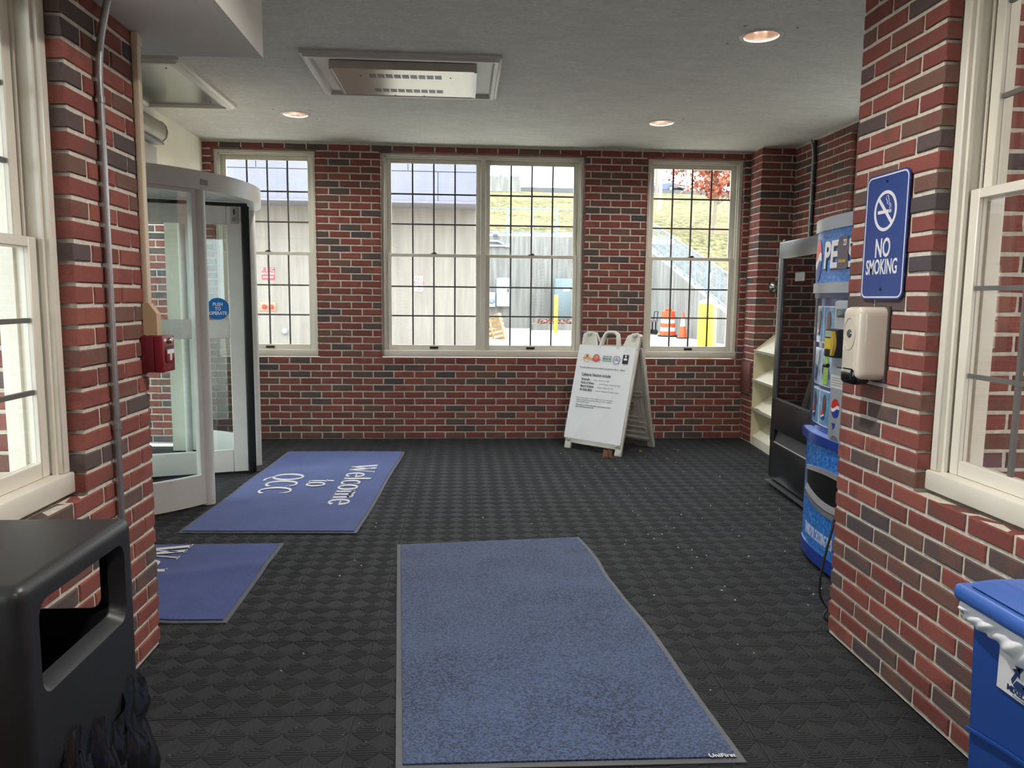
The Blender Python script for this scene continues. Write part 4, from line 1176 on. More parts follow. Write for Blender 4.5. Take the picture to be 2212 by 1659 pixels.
for k in range(2):
    pts = smooth_pts([(cx + .028 + k * .008, -.0106, cz + .006), (cx + .028 + k * .008, -.0106, cz + .018), (cx + .012 + k * .010, -.0106, cz + .026 + k * .004), (cx + .010 + k * .012, -.0106, cz + .036), (cx + .002 + k * .016, -.0106, cz + .044), (cx + .008 + k * .006, -.0106, cz + .056)], 4)
    mb = MB()
    for a, b in zip(pts, pts[1:]): mb.beam(a, b, .0012, .003, (0, 1, 0))
    mb.build('smoke_line', NW, ns, fix=False)
text('lettering', 'NO', NW, ns, Matrix.Translation((.136, -.0106, .187)), size=.098, sx=.66, offset=.0016)
text('lettering', 'SMOKING', NW, ns, Matrix.Translation((.134, -.0106, .118)), size=.078, sx=.60, offset=.0012)
for z in (.432, .038):
    mb = MB(); mb.lathe([(0, -.003), (.005, -.002), (.006, 0)], (0, 0, 0), 12); mb.xform(Matrix.Translation((.138, -.0105, z)) @ Matrix.Rotation(-PI / 2, 4, 'X')); mb.build('screw', BLACK, ns, smooth=40)

# ================================================================== SOAP DISPENSER
BEI = mat('beige_gloss_plastic', (194, 185, 171), .18, var=.02, coat=.4)
sd = thing('soap_dispenser', 'beige wall mounted soap dispenser below the blue sign', 'dispenser', M=frame_mat((XR, 2.778, 1.105), (-1, 0, 0)))
mb = MB(); dw, dd, dh = .128, .118, .285
bm = bmesh.new(); bmesh.ops.create_cube(bm, size=1)
for v in bm.verts: v.co = Vector(((v.co.x + .5) * dw, -(.5 - v.co.y) * dd, .012 + (v.co.z + .5) * (dh - .012)))
es = [e for e in bm.edges if not all(abs(v.co.y) < 1e-5 for v in e.verts)]
bmesh.ops.bevel(bm, geom=es, offset=.034, segments=6, affect='EDGES', profile=.6, clamp_overlap=True)
mb.addbm(bm); mb.build('cover', BEI, sd, smooth=40)
box('back_plate', mat('back_plate_dark', (70, 64, 60), .6), (-.004, dw + .004, -.012, -.0005, .004, dh + .003), sd, r=.004)  # dark brown plate, slightly wider than the cover
mb = MB(); mb.rbox(.012, dw - .012, -dd - .006, -.05, -.006, .062, r=.022, seg=4); mb.build('push_lever', mat('black_gloss', (16, 16, 18), .12), sd, smooth=40)
mb = MB(); mb.rbox(.03, dw - .03, -dd - .009, -dd + .01, .036, .050, r=.005); mb.build('lever_badge', mat('badge_chrome', (206, 206, 200), .15, .8), sd, smooth=40)
mb = MB(); mb.lathe([(0, .004), (.012, .004), (.016, 0), (.016, -.004), (0, -.004)], (0, 0, 0), 20); mb.xform(Matrix.Translation((dw / 2, -dd - .001, .185)) @ Matrix.Rotation(PI / 2, 4, 'X')); mb.build('sight_window', mat('sight_dark', (120, 122, 126), .1, .6), sd, smooth=40)
ring_mb([(dw / 2 + .042 * math.cos(t * PI / 20), .185 + .062 * math.sin(t * PI / 20)) for t in range(40)], [(dw / 2 + .038 * math.cos(t * PI / 20), .185 + .057 * math.sin(t * PI / 20)) for t in range(40)], -dd - .002, -dd + .004).build('embossed_ring', BEI, sd, smooth=40)

# ================================================================== FIRE ALARM PULL STATION, RACEWAY, CONDUIT
PSR = mat('alarm_red', (120, 26, 40), .32, var=.04); PSD = mat('alarm_red_box', (100, 22, 36), .45, var=.05)
ps = thing('fire_alarm_pull_station', 'red fire alarm pull station with a white T handle', 'fire alarm', M=frame_mat((XL, 2.922, 1.112), (1, 0, 0)))
box('back_box', PSD, (0, .116, -.048, -.0005, 0, .138), ps, r=.003)
mb = MB(); mb.rbox(-.001, .117, -.082, -.049, -.001, .139, r=.004); mb.build('cover', PSR, ps, smooth=40)
box('recess', mat('alarm_recess', (58, 12, 18), .5), (.018, .098, -.0828, -.08, .040, .100), ps)
box('pull_bar', PSR, (.024, .092, -.088, -.081, .036, .086), ps, r=.002)
mb = MB(); mb.box(.026, .090, -.0905, -.0875, .070, .086); mb.box(.051, .065, -.0905, -.0875, .044, .071); mb.build('t_handle', NW, ps, fix=False)
mb = MB(); mb.lathe([(0, .014), (.008, .013), (.012, .008), (.012, 0), (0, 0)], (0, 0, 0), 16); mb.xform(Matrix.Translation((.058, -.082, .119)) @ Matrix.Rotation(PI / 2, 4, 'X')); mb.build('key_lock', STEEL, ps, smooth=40)
for x in (.022, .094): box('corner_tab', NW, (x - .010, x + .010, -.0835, -.081, .118, .128), ps)
box('maker_mark', PSD, (.04, .076, -.0826, -.0815, .012, .018), ps)
IVO = mat('ivory_raceway', (208, 192, 168), .45, var=.04)
rw_ = thing('cable_raceway', 'ivory surface raceway running down the brick corner to the alarm', 'raceway', (XL, 2.975, 1.25))
box('channel', IVO, (.0005, .022, -.018, .016, .125, ZSOF - 1.25 - .002), rw_, r=.003)
box('end_cover', IVO, (.0, .026, -.021, .019, ZSOF - 1.25 - .05, ZSOF - 1.25 - .012), rw_, r=.003)
mb = MB(); mb.prism([(.0005, .003), (.052, .003), (.052, .085), (.024, .125), (.0005, .125)], -.022, .018, 'y'); mb.build('starter_box', mat('tan_raceway', (178, 152, 118), .5, var=.05), rw_)
GALV = mat('galvanised_steel', (170, 172, 174), .3, .8, var=.08, scale=14)
cd = thing('electrical_conduit', 'galvanised steel conduit strapped to the brick wall by the litter bin', 'conduit', (XL, 2.66, .05))
pts = [(.016, 0, 0), (.016, 0, .5), (.016, 0, 1.2), (.016, 0, 1.98), (.017, 0, 2.10), (.026, .004, 2.2), (.045, .012, 2.30), (.05, .014, 2.322)]
mb = MB(); mb.tube(smooth_pts(pts, 5), .0125, 14); mb.build('pipe', GALV, cd, smooth=50)
for z in (2.0, .9):
    mb = MB(); mb.lathe([(.0135, -.011), (.0155, -.011), (.0155, .011), (.0135, .011)], (.016, 0, z), 16); mb.rbox(.0005, .012, .012, .036, z - .011, z + .011, r=.003); st_ = mb.build('strap', GALV, cd, smooth=40)
    mb = MB(); mb.lathe([(0, .006), (.005, .005), (.006, 0)], (0, 0, 0), 10); mb.xform(Matrix.Translation((.012, .026, z)) @ Matrix.Rotation(PI / 2, 4, 'Y')); mb.build('screw', GALV, st_, smooth=40)

# ================================================================== BELL, PLATE AND CABLES AT THE PILASTER
bl = thing('door_chime_bell', 'round chrome bell on the shaded face of the brick pilaster', 'bell', M=frame_mat((3.035, YP, 1.545), (0, -1, 0)))
mb = MB(); mb.lathe([(0, .06), (.022, .058), (.03, .045), (.05, .032), (.062, .012), (.062, 0), (0, 0)], (0, 0, 0), 28); mb.xform(Matrix.Rotation(PI / 2, 4, 'X')); mb.build('gong', mat('worn_chrome', (150, 150, 144), .25, .85, var=.1), bl, smooth=40)
mb = MB(); mb.lathe([(0, .075), (.012, .072), (.014, .058), (0, .058)], (0, 0, 0), 16); mb.xform(Matrix.Rotation(PI / 2, 4, 'X')); mb.build('boss', STEEL, bl, smooth=40)
cv = thing('cover_plate', 'maroon painted metal cover plate on the lit side of the pilaster', 'plate', M=frame_mat((XBR, 7.43, .495), (-1, 0, 0)))
box('plate', mat('maroon_paint', (112, 70, 66), .5, var=.1), (.015, .25, -.022, -.0005, 0, .30), cv, r=.003)
for z in (.03, .27):
    mb = MB(); mb.lathe([(0, .003), (.006, .002), (.007, 0)], (0, 0, 0), 10); mb.xform(Matrix.Translation((.22, -.022, z)) @ Matrix.Rotation(PI / 2, 4, 'X')); mb.build('screw', GALV, cv)
wc = thing('wall_cable', 'grey conduit and black cable clipped side by side above the snack machine', 'cable', (XW, 6.745, 1.2))
mb = MB(); mb.tube([(-.016, 0, 0), (-.016, 0, 1.5), (-.02, .006, 1.58), (-.035, .02, 1.66)], .011, 10); mb.build('conduit', GALV, wc, smooth=50)
mb = MB(); mb.tube([(-.014, -.035, 0), (-.013, -.032, .8), (-.014, -.036, 1.5), (-.016, -.02, 1.65)], .012, 10); mb.build('cable', BLACK, wc, smooth=50)
for i in range(8):
    mb = MB(); mb.rbox(-.030, -.0005, -.050, .014, .18 + i * .18, .192 + i * .18, r=.002, seg=1); mb.build('clip', GALV, wc)
sb = thing('antenna_bracket', 'small black bracket standing on top of the snack machine', 'bracket', (2.50, 5.50, 1.846))
mb = MB(); mb.box(-.02, .02, -.03, .03, 0, .012); mb.build('foot', BLACK, sb)
mb = MB(); mb.beam((0, .0, .016), (-.02, .20, .020), .016, .008); mb.build('arm', BLACK, sb)
mb = MB(); mb.ellipsoid((-.02, .20, .022), (.011, .008, .012), 10, 8); mb.build('tip', WHITE, sb, smooth=50)

# ================================================================== BLACK LITTER BIN
BINB = mat('black_roto_plastic', (34, 36, 39), .42, var=.12, scale=6, bump=.12, bscale=220); BAG = mat('black_bag_film', (16, 17, 20), .16, var=.2, spec=.8)
lb = thing('litter_bin', 'black plastic litter bin with a hooded top and black bag', 'bin', (-.985, 1.592, 0))
HX, HY, HZ0, HZ1 = .185, .232, .43, .872     # half sizes of the hood
bm = bmesh.new(); bmesh.ops.create_cube(bm, size=1)
for v in bm.verts: v.co = Vector((v.co.x * 2 * HX, v.co.y * 2 * HY, HZ0 + (v.co.z + .5) * (HZ1 - HZ0)))
bmesh.ops.delete(bm, geom=[f for f in bm.faces if f.normal.z < -.9], context='FACES_ONLY')
es = [e for e in bm.edges if not e.is_boundary and max(v.co.z for v in e.verts) > HZ1 - .01]
bmesh.ops.bevel(bm, geom=es, offset=.030, segments=5, affect='EDGES', profile=.6, clamp_overlap=True)
side = [f for f in bm.faces if (f.normal.x > .99 or abs(f.normal.y) > .99) and f.calc_area() > .05]
mb = MB()
for f in side:                              # cut a slot out of the front and of both ends
    vs_ = [v.co.copy() for v in f.verts]; onX = abs(f.normal.x) > .9
    sg = 1 if (f.normal.x if onX else f.normal.y) > 0 else -1
    us = [(v.y if onX else v.x) for v in vs_]; zs = [v.z for v in vs_]; u1, z0, z1 = max(us), min(zs), max(zs)
    hw = .165 if onX else .118
    ho = rrect(-hw, hw, .655, .805, .028, 5); n = len(ho); zc = .73
    mid = [(u * 1.09, zc + (z - zc) * 1.26) for u, z in ho]
    d0 = sg * (HX if onX else HY); di = d0 - sg * .030
    P3 = (lambda d, u, z: (d, u, z)) if onX else (lambda d, u, z: (u, d, z))
    fb = bmesh.new()
    def loop_(pts):
        vs2 = [fb.verts.new(P3(d0, u, z)) for u, z in pts]
        return [fb.edges.new((vs2[i], vs2[(i + 1) % len(vs2)])) for i in range(len(vs2))]
    ed = loop_([(-u1, z0), (u1, z0), (u1, z1), (-u1, z1)]) + loop_(mid)
    bmesh.ops.triangle_fill(fb, edges=ed, use_beauty=True)
    mb.addbm(fb)
    vv = [P3(d0, u, z) for u, z in mid] + [P3(di, u, z) for u, z in ho] + [P3(di - sg * .004, u, z) for u, z in ho]
    ff = []
    for a in range(2):
        ff += [(a * n + i, a * n + (i + 1) % n, (a + 1) * n + (i + 1) % n, (a + 1) * n + i) for i in range(n)]
    mb.add(vv, ff)
bmesh.ops.delete(bm, geom=side, context='FACES_ONLY')
mb.addbm(bm)
hood = mb.build('hood', BINB, lb, smooth=35)
box('base', BINB, (-HX + .03, HX - .03, -HY + .03, HY - .03, 0, HZ0 + .02), lb, r=.03)
box('liner_well', mat('bin_inside', (8, 9, 11), .6), (-HX + .032, HX - .032, -HY + .01, HY - .01, HZ0 + .02, .47), lb)
def bagfn(u, v):
    a = u * 2 * PI; k = max(abs(math.cos(a)), abs(math.sin(a)))
    r = 1.0 + .10 * v + .05 * math.sin(a * 9 + v * 4) * v + .045 * math.sin(a * 17 + 2 * math.sin(v * 5)) * (.3 + v) + .03 * math.sin(a * 31 + v * 9)
    z = .475 - .03 * math.sin(a * 5) + .018 * math.sin(a * 13) - v * .20
    x = math.cos(a) / k ** .85 * (HX + .008) * r; y = math.sin(a) / k ** .85 * (HY + .006) * r
    return (max(-.208, x), y, z)
mb = MB(); mb.grid(bagfn, 160, 14); mb.build('bag', BAG, lb, smooth=70, fix=False)
def bagfn2(u, v):
    x, y, z = bagfn(.86 + u * .28, v); s = math.sin(PI * u)
    return (x + .055 * s * v + .03 * math.sin(u * 23) * v, y, z - .10 - v * .12 + .05 * s)
mb = MB(); mb.grid(bagfn2, 70, 12); mb.build('bag_fold', BAG, lb, smooth=70, fix=False)

# ================================================================== BLUE RECYCLING BIN
RB = mat('recycling_blue', (28, 66, 138), .42, var=.04, bump=.05, bscale=200); RBL = mat('recycling_blue_lid', (52, 92, 168), .36, var=.05)
rb = thing('recycling_bin', 'blue slim recycling bin with lid and mixed paper label', 'bin', M=frame_mat((1.2, 1.617, 0), (-1, 0, 0)))
BLn, BDp, BHt = .56, .285, .69
def taper(mb, x0, x1, y0, y1, z0, z1, t, r=.03):
    bm = bmesh.new(); bmesh.ops.create_cube(bm, size=1)
    for v in bm.verts:
        k = t if v.co.z < 0 else 0
        v.co = Vector((x0 + k + (v.co.x + .5) * (x1 - x0 - 2 * k), y0 + k + (v.co.y + .5) * (y1 - y0 - 2 * k), z0 + (v.co.z + .5) * (z1 - z0)))
    es = [e for e in bm.edges if abs((e.verts[0].co - e.verts[1].co).normalized().z) > .7]
    bmesh.ops.bevel(bm, geom=es, offset=r, segments=4, affect='EDGES', profile=.5); mb.addbm(bm)
mb = MB(); taper(mb, 0, BLn, 0, BDp, 0, BHt, .016, .022); body = mb.build('body', RB, rb, smooth=40)
mb = MB()
pts = [(.02 + .5 * i / 20, -.004 + (.012), .405 + .028 * math.sin(PI * i / 20)) for i in range(21)]
for a, b in zip(pts, pts[1:]): mb.beam((a[0], -.0005, a[2]), (b[0], -.0005, b[2]), .006, .006, (0, 1, 0))
mb.build('moulded_arch', RB, body, fix=False)
mb = MB(); LZ = .705
mb.rbox(-.03, BLn + .03, -.03, BDp + .03, LZ, LZ + .042, r=.016, seg=3)
bm = bmesh.new(); bmesh.ops.create_cube(bm, size=1)
for v in bm.verts:
    k = .05 if v.co.z > 0 else 0
    v.co = Vector((-.02 + k + (v.co.x + .5) * (BLn + .04 - 2 * k), -.02 + k + (v.co.y + .5) * (BDp + .04 - 2 * k), LZ + .04 + (v.co.z + .5) * .03))
bmesh.ops.bevel(bm, geom=list(bm.edges), offset=.012, segments=3, affect='EDGES'); mb.addbm(bm)
lid = mb.build('lid', RBL, rb, smooth=40)
mb = MB(); mb.rbox(.13, BLn - .06, .055, BDp - .055, LZ + .0705, LZ + .0735, r=.0014, seg=1); mb.build('paper_slot', mat('slot_navy', (22, 40, 92), .5), lid)
BAGW = mat('clear_bag_film', (214, 216, 220), .25, var=.08, scale=12, spec=.7)
def wbag(u, v):
    x = -.012 + u * (BLn + .02); lo = .672 - .012 * math.sin(PI * min(1, u * 1.6)) - .006 * math.sin(u * 25) - .07 * u
    z = LZ + .002 + (lo - LZ) * v
    y = -.008 - .012 * math.sin(PI * v) * (1 + .4 * math.sin(u * 40 + v * 5)) - .004 * math.sin(u * 90 + v * 12)
    return (x, y, z)
mb = MB(); mb.grid(wbag, 90, 10)
n0 = len(mb.v); mb.v += [(p[0], p[1] + .0012, p[2]) for p in mb.v]; mb.f += [tuple(i + n0 for i in reversed(f)) for f in mb.f]
mb.build('bag_rim', BAGW, rb, smooth=70, fix=False)
mb = MB(); mb.grid(lambda u, v: (-.012 - .014 * math.sin(PI * v) * (1 + .3 * math.sin(u * 20)) , -.008 + u * (BDp + .01), LZ + .002 - v * (.045 + .012 * math.sin(u * 9))), 30, 8); mb.build('bag_rim', BAGW, rb, smooth=70, fix=False)
lab = box('label', mat('label_white', (206, 208, 208), .4, var=.02), (.105, .305, -.0012, .0012, .555, .70), rb)
RIB = mat('label_navy', (30, 52, 96), .5)
def recycle_arrow(mb, cx, cz, R, rot):
    """one bent arrow of the recycling triangle, facing -y"""
    P = lambda a, r: (cx + r * math.sin(a), cz + r * math.cos(a))
    def q(pts): mb.prism(pts, -.0022, -.0012, 'y')
    c, s = math.cos(rot), math.sin(rot)
    T = lambda p: (cx + (p[0] * c + p[1] * s) * R, cz + (-p[0] * s + p[1] * c) * R)
    q([T(p) for p in ((-.62, .28), (-.30, .10), (-.02, .56), (-.18, .86), (-.34, .78))])
    q([T(p) for p in ((-.14, .88), (.06, .88), (.30, .50), (.46, .60), (.44, .12), (.02, .34), (.16, .42), (.03, .62))])
for k in range(3):
    mb = MB(); recycle_arrow(mb, .186, .612, .050, k * 2 * PI / 3); mb.build('recycling_arrow', RIB, lab, fix=False)
text('lettering', 'MIXED PAPER', RIB, lab, Matrix.Translation((.192, -.0016, .571)), size=.0175, sx=1.05, offset=.0008)
text('lettering', 'CONTAINERS ONLY', INKL, lab, Matrix.Translation((.192, -.0016, .5595)), size=.0075, sx=1.1)
# ================================================================== OUTSIDE
def concrete(name, a, b, streak=1.0):
    t = NT(name); p = t.pos()
    mp = t.node('ShaderNodeMapping'); mp.inputs['Scale'].default_value = (3.2, 3.2, .22); t.link(p, mp.inputs[0])
    s = t.noise(mp.outputs[0], 1.6, 5, .65); n = t.noise(p, 1.3, 4); f = t.noise(p, 14, 4, .7)
    c = t.mix(n, s2l(a), s2l(b))
    c = t.mix(t.ramp(s, [(.40, (.5 * streak,) * 3), (.62, (0, 0, 0))]), c, s2l(tuple(int(v * .74) for v in a)))
    c = t.mix(t.ramp(f, [(.60, (0, 0, 0)), (.78, (.35, .35, .35))]), c, s2l(tuple(int(v * .68) for v in a)))
    t.set(color=c, rough=.92, spec=.15); t.bump(f, .25, .01)
    return t.m
CON1 = concrete('board_marked_concrete', (134, 128, 120), (150, 144, 136), .7); CON2 = concrete('weathered_concrete', (132, 131, 127), (152, 150, 146), 1.2)
PANELM = concrete('violet_grey_panel', (116, 116, 128), (132, 132, 144), .3)
YBD = 22.4
bd = thing('concrete_building', 'concrete campus building with an overhanging panelled upper storey', 'building', (-8, YBD, -.1))
box('wall', CON1, (-14, 8.46, 0, 7.5, 0, 4.1), bd)
box('overhang_soffit', mat('soffit_grey', (120, 118, 126), .8, world_pos=True), (-14, 8.46, -1.25, 7.5, 4.1, 4.16), bd)
box('upper_wall', PANELM, (-14, 8.44, -1.15, 7.5, 4.16, 8.2), bd)
pw, phh = 2.05, .80
for r_ in range(5):
    x = -14 + (0 if r_ % 2 else -pw * .6)
    while x < 8.44:
        a, b = max(x + .012, -14), min(x + pw - .012, 8.46)
        if b - a > .1: box('panel', PANELM, (a, b, -1.19, -1.15, 4.17 + r_ * phh, 4.17 + (r_ + 1) * phh - .022), bd)
        x += pw
def wall_sign(name, label, px0, py0, px1, py1, face, ink, lines, Yw=YBD):
    a = at(px0, py1, Yw); b = at(px1, py0, Yw); w, h = b.x - a.x, b.z - a.z
    t = thing(name, label, 'sign', (a.x, Yw, a.z))
    mb = MB(); mb.prism(rrect(0, w, 0, h, .02), -.02, -.001, 'y'); mb.build('plate', face, t, smooth=40)
    for (s, zc, size, sx_) in lines:
        text('lettering', s, ink, t, Matrix.Translation((w / 2, -.022, h * zc)), size=size, sx=sx_, offset=.002)
    return t, w, h
SRED = mat('sign_red', (196, 40, 52), .4, var=.03); SWH = mat('sign_board_white', (184, 184, 186), .4, var=.02)
wall_sign('fire_connection_sign', 'red F.D.C. auto sprinkler sign on the concrete wall', 566, 578, 593, 604, SRED, SWH, (('F. D. C.', .80, .13, .9), ('AUTO SPRINKLER', .50, .075, .62), ('& STANDPIPE', .20, .075, .66)))
t, w, h = wall_sign('no_parking_sign', 'white and red no parking fire lane sign on the concrete wall', 895, 597, 914, 630, SWH, SRED, (('NO', .80, .14, .85), ('PARKING', .56, .11, .66), ('FIRE', .33, .085, .7), ('LANE', .14, .085, .7)))
ring_mb(rrect(.012, w - .012, .012, h - .012, .018), rrect(.02, w - .02, .02, h - .02, .014), -.0215, -.02).build('border', SRED, t)
a = at(563, 672, YBD); b = at(596, 653, YBD)
fd = thing('fire_department_connection', 'brass plate with two red capped fire hose inlets', 'hose inlet', (a.x, YBD, a.z))
box('plate', mat('brass_plate', (168, 128, 96), .4, .3), (0, b.x - a.x, -.02, -.001, 0, b.z - a.z), fd, r=.004)
for k in (.28, .72):
    mb = MB(); mb.lathe([(0, .10), (.05, .10), (.055, .08), (.07, .07), (.07, .03), (.05, .02), (.05, 0), (0, 0)], (0, 0, 0), 18); mb.xform(Matrix.Translation(((b.x - a.x) * k, -.02, (b.z - a.z) / 2)) @ Matrix.Rotation(PI / 2, 4, 'X')); mb.build('cap', SRED, fd, smooth=40)
c = at(616, 716, YBD)
mb = MB(); mb.lathe([(0, .12), (.05, .12), (.07, .10), (.07, .05), (.09, .04), (.09, 0), (0, 0)], (0, 0, 0), 18); mb.xform(Matrix.Translation((c.x, YBD - .001, c.z)) @ Matrix.Rotation(PI / 2, 4, 'X'))
mb.build('pipe_outlet', mat('pipe_grey', (150, 156, 164), .4, .4), smooth=40, label='small grey pipe outlet low on the concrete wall', cat='pipe')

# --- retaining wall, hillside
YR, XS = 38.3, 9.1
zs = lambda Y: .258 * (Y - 21.7)
def hz(X, Y):
    if Y < YR: return zs(Y)
    return zs(YR) + .25 + (min(Y, 82) - YR) * .1915 + .25 * math.sin(X * .31 + Y * .17) * .4
mb = MB(); mb.box(-6, XS, YR, YR + .5, -.1, 4.55); rw1 = mb.build('retaining_wall', CON2, label='weathered concrete retaining wall below the grassy slope', cat='wall')
mb = MB(); mb.prism([(21.7, -.1), (YR + .4, -.1), (YR + .4, zs(YR + .4)), (21.7, .0)], XS, XS + .35, 'x'); mb.build('stair_wall', CON2, label='concrete side wall sloping down beside the outdoor stairs', cat='wall')
stp = thing('outdoor_stairs', 'concrete outdoor stairs climbing the grassy slope', 'stairs', (XS + .40, 21.7, 0))
for i in range(39):
    y = i * .42; z = .258 * y
    box('step', CON2, (0, 1.6, y, y + .45, -.1, z + .10), stp)
def grass_mat():
    t = NT('autumn_grass'); p = t.pos()
    mp = t.node('ShaderNodeMapping'); mp.inputs['Scale'].default_value = (1, .55, 1); t.link(p, mp.inputs[0]); v = mp.outputs[0]
    n = t.noise(v, 3.0, 5, .8); g = t.noise(p, .28, 3); l = t.noise(v, 9, 3, .8)
    c = t.ramp(n, [(.38, s2l((44, 50, 26))), (.5, s2l((84, 85, 54))), (.62, s2l((128, 122, 94)))])
    c = t.mix(t.ramp(g, [(.4, (0, 0, 0)), (.65, (.6, .6, .6))]), c, s2l((124, 108, 82)))
    c = t.mix(t.ramp(l, [(.56, (0, 0, 0)), (.66, (.7, .7, .7))]), c, s2l((122, 78, 64)))
    t.set(color=c, rough=.95, spec=.1); t.bump(n, .8, .12)
    return t.m
GRASS = grass_mat()
mb = MB()
mb.grid(lambda u, v: (-45 + u * (45 + XS + .2), YR + .45 + v * 46, hz(-45 + u * 54, YR + .45 + v * 46)), 60, 60)
mb.grid(lambda u, v: (XS + 1.9 + u * 60, 21.7 + v * 63, hz(XS + 1.9 + u * 60, 21.7 + v * 63)), 60, 80)
mb.grid(lambda u, v: (XS + .2 + u * 1.8, YR + .45 + v * 46, hz(XS + .2 + u * 1.8, YR + .45 + v * 46)), 4, 60)
hill = mb.build('hillside', GRASS, smooth=60, fix=False, kind='structure', label='grassy autumn hillside above the retaining wall', cat='hill')
mb = MB(); mb.box(-45, 75, 83.5, 110, 12.3, 13.55); mb.build('parking_lot', mat('asphalt', (96, 96, 98), .9, world_pos=True), kind='structure', label='asphalt car park at the top of the slope', cat='car park')
def hit(px, py):
    d = ray(px, py); Y = 30.0
    while Y < 95:
        q = CAM_P + d * (Y / d.y)
        if q.z < hz(q.x, Y): return q
        Y += .1
    return q
# --- steel fence along the wall top
FEN = mat('pale_steel_rail', (128, 142, 158), .5, .1, var=.04)
fn = thing('steel_fence', 'pale steel guard fence on top of the retaining wall', 'fence', (0, YR + .2, 4.55))
xs_ = [(1096 + 53.5 * k) for k in range(-1, 7)]
P0 = [v for v in (at(x, 497, YR + .2).x for x in xs_) if v < XS - .3]
for x in P0: box('post', FEN, (x - .055, x + .055, -.04, .04, 0, 1.42), fn)
for z in (1.36, .16): box('rail', FEN, (P0[0], P0[-1], -.03, .03, z, z + .07), fn)
fs_ = thing('stair_fence', 'pale steel mesh fence sloping beside the outdoor stairs', 'fence', (XS + .17, 21.7, 0))
for i in range(12):
    y = .6 + i * 1.45; z = .258 * y
    box('post', FEN, (-.03, .03, y - .03, y + .03, z - .02, z + 1.30), fs_)
for dz in (.12, 1.28):
    mb = MB(); mb.beam((0, .4, .258 * .4 + dz), (0, 17.2, .258 * 17.2 + dz), .05, .06); mb.build('rail', FEN, fs_)
mb = MB()
for i in range(150):
    y = .6 + i * .11; z = .258 * y; mb.beam((0, y, z + .12), (0, y, z + 1.26), .004, .004)
for k in range(9):
    dz = .22 + k * .115; mb.beam((0, .5, .129 + dz), (0, 17, .258 * 17 + dz), .004, .004)
mb.build('wire_mesh', FEN, fs_, fix=False, kind='stuff')
p = at(1540, 590, 27.5)
sg = thing('stair_notice', 'small blue and white notice hung on the stair fence', 'sign', (XS + .11, p.y, zs(p.y) + .65))
box('board', SWH, (-.02, 0, -.13, .13, 0, .42), sg); box('blue_band', mat('notice_blue', (60, 110, 190), .4), (-.023, -.019, -.13, .13, .28, .42), sg)

# --- upper terrace wall with glass balustrade
q0 = hit(1090, 414); YT = q0.y
a = at(1125, 414, YT); b = at(1125, 382, YT)
tw = thing('terrace_wall', 'grey concrete terrace wall with a glass balustrade up the slope', 'wall', (a.x, YT, a.z - .6))
box('block', CON2, (-9, 0, 0, .5, 0, b.z - a.z + .6), tw)
for k in range(4):
    x = -.35 - k * 1.75; box('post', FEN, (x - .04, x + .04, .15, .25, b.z - a.z + .6, b.z - a.z + 2.6), tw)
    if k < 3: box('glass_panel', glass_mat('balustrade_glass', (.72, .86, .92)) if k == 0 else bpy.data.materials['balustrade_glass'], (x - 1.69, x - .06, .19, .21, b.z - a.z + .75, b.z - a.z + 2.5), tw)
box('rail', FEN, (-5.7, -.30, .15, .25, b.z - a.z + .62, b.z - a.z + .72), tw)

# --- bollards
YEL = mat('bollard_yellow', (226, 184, 48), .5, var=.06, scale=6, world_pos=True)
def bollard(label, x, y, r, h):
    t = thing('bollard', label, 'bollard', (x, y, -.1))
    mb = MB(); mb.lathe([(0, 0), (r, 0), (r, h - r * .3), (r * .98, h - r * .28)], (0, 0, 0), 28); mb.build('pipe', YEL, t, smooth=50)
    mb = MB(); mb.lathe([(r * .99, h - r * .3), (r * .9, h - r * .05), (r * .6, h + r * .15), (0, h + r * .22)], (0, 0, 0), 28); mb.build('dome', mat('bollard_cap', (214, 206, 184), .7) if r > .1 else YEL, t, smooth=50)
bollard('thick yellow bollard with a pale domed top just outside the window', 2.995, 9.0, .112, 1.50)
p = onz(1200, 718, -.1); bollard('slim yellow bollard in front of the green electrical cabinet', p.x, p.y, .088, 1.68)

# --- traffic drum and cone
ORG = mat('safety_orange', (236, 84, 40), .45, var=.05); STRP = mat('reflective_white', (220, 216, 214), .4, var=.06)
p = onz(1442, 727, -.1)
td = thing('traffic_drum', 'orange and white striped traffic drum beside the stair wall', 'traffic drum', (p.x, p.y, -.1))
mb = MB(); mb.lathe([(0, 0), (.40, 0), (.40, .06), (0, .06)], (0, 0, 0), 28); mb.build('base', BLACK, td, smooth=40)
for i in range(6):
    r0_, r1_ = .33 - i * .012, .325 - i * .012
    mb = MB(); mb.lathe([(0, .06 + i * .165), (r0_, .06 + i * .165), (r1_, .218 + i * .165), (r1_ - .012, .225 + i * .165), (0, .225 + i * .165)], (0, 0, 0), 28); mb.build('band', ORG if i % 2 == 0 or i == 5 else STRP, td, smooth=40)
mb = MB(); mb.rbox(-.14, .14, -.04, .04, 1.05, 1.17, r=.03); mb.build('handle', ORG, td, smooth=40)
p = onz(1474, 731, -.1)
tc = thing('traffic_cone', 'orange traffic cone with a white collar beside the drum', 'traffic cone', (p.x, p.y, -.1))
box('base', BLACK, (-.21, .21, -.21, .21, 0, .045), tc, r=.02)
for (z0, z1, m_) in ((.045, .48, ORG), (.48, .80, STRP), (.80, 1.02, ORG)):
    R_ = lambda z: .165 - (z - .045) * .128
    mb = MB(); mb.lathe([(0, z0), (R_(z0), z0), (R_(z1), z1), (0, z1)], (0, 0, 0), 24); mb.build('sleeve', m_, tc, smooth=40)
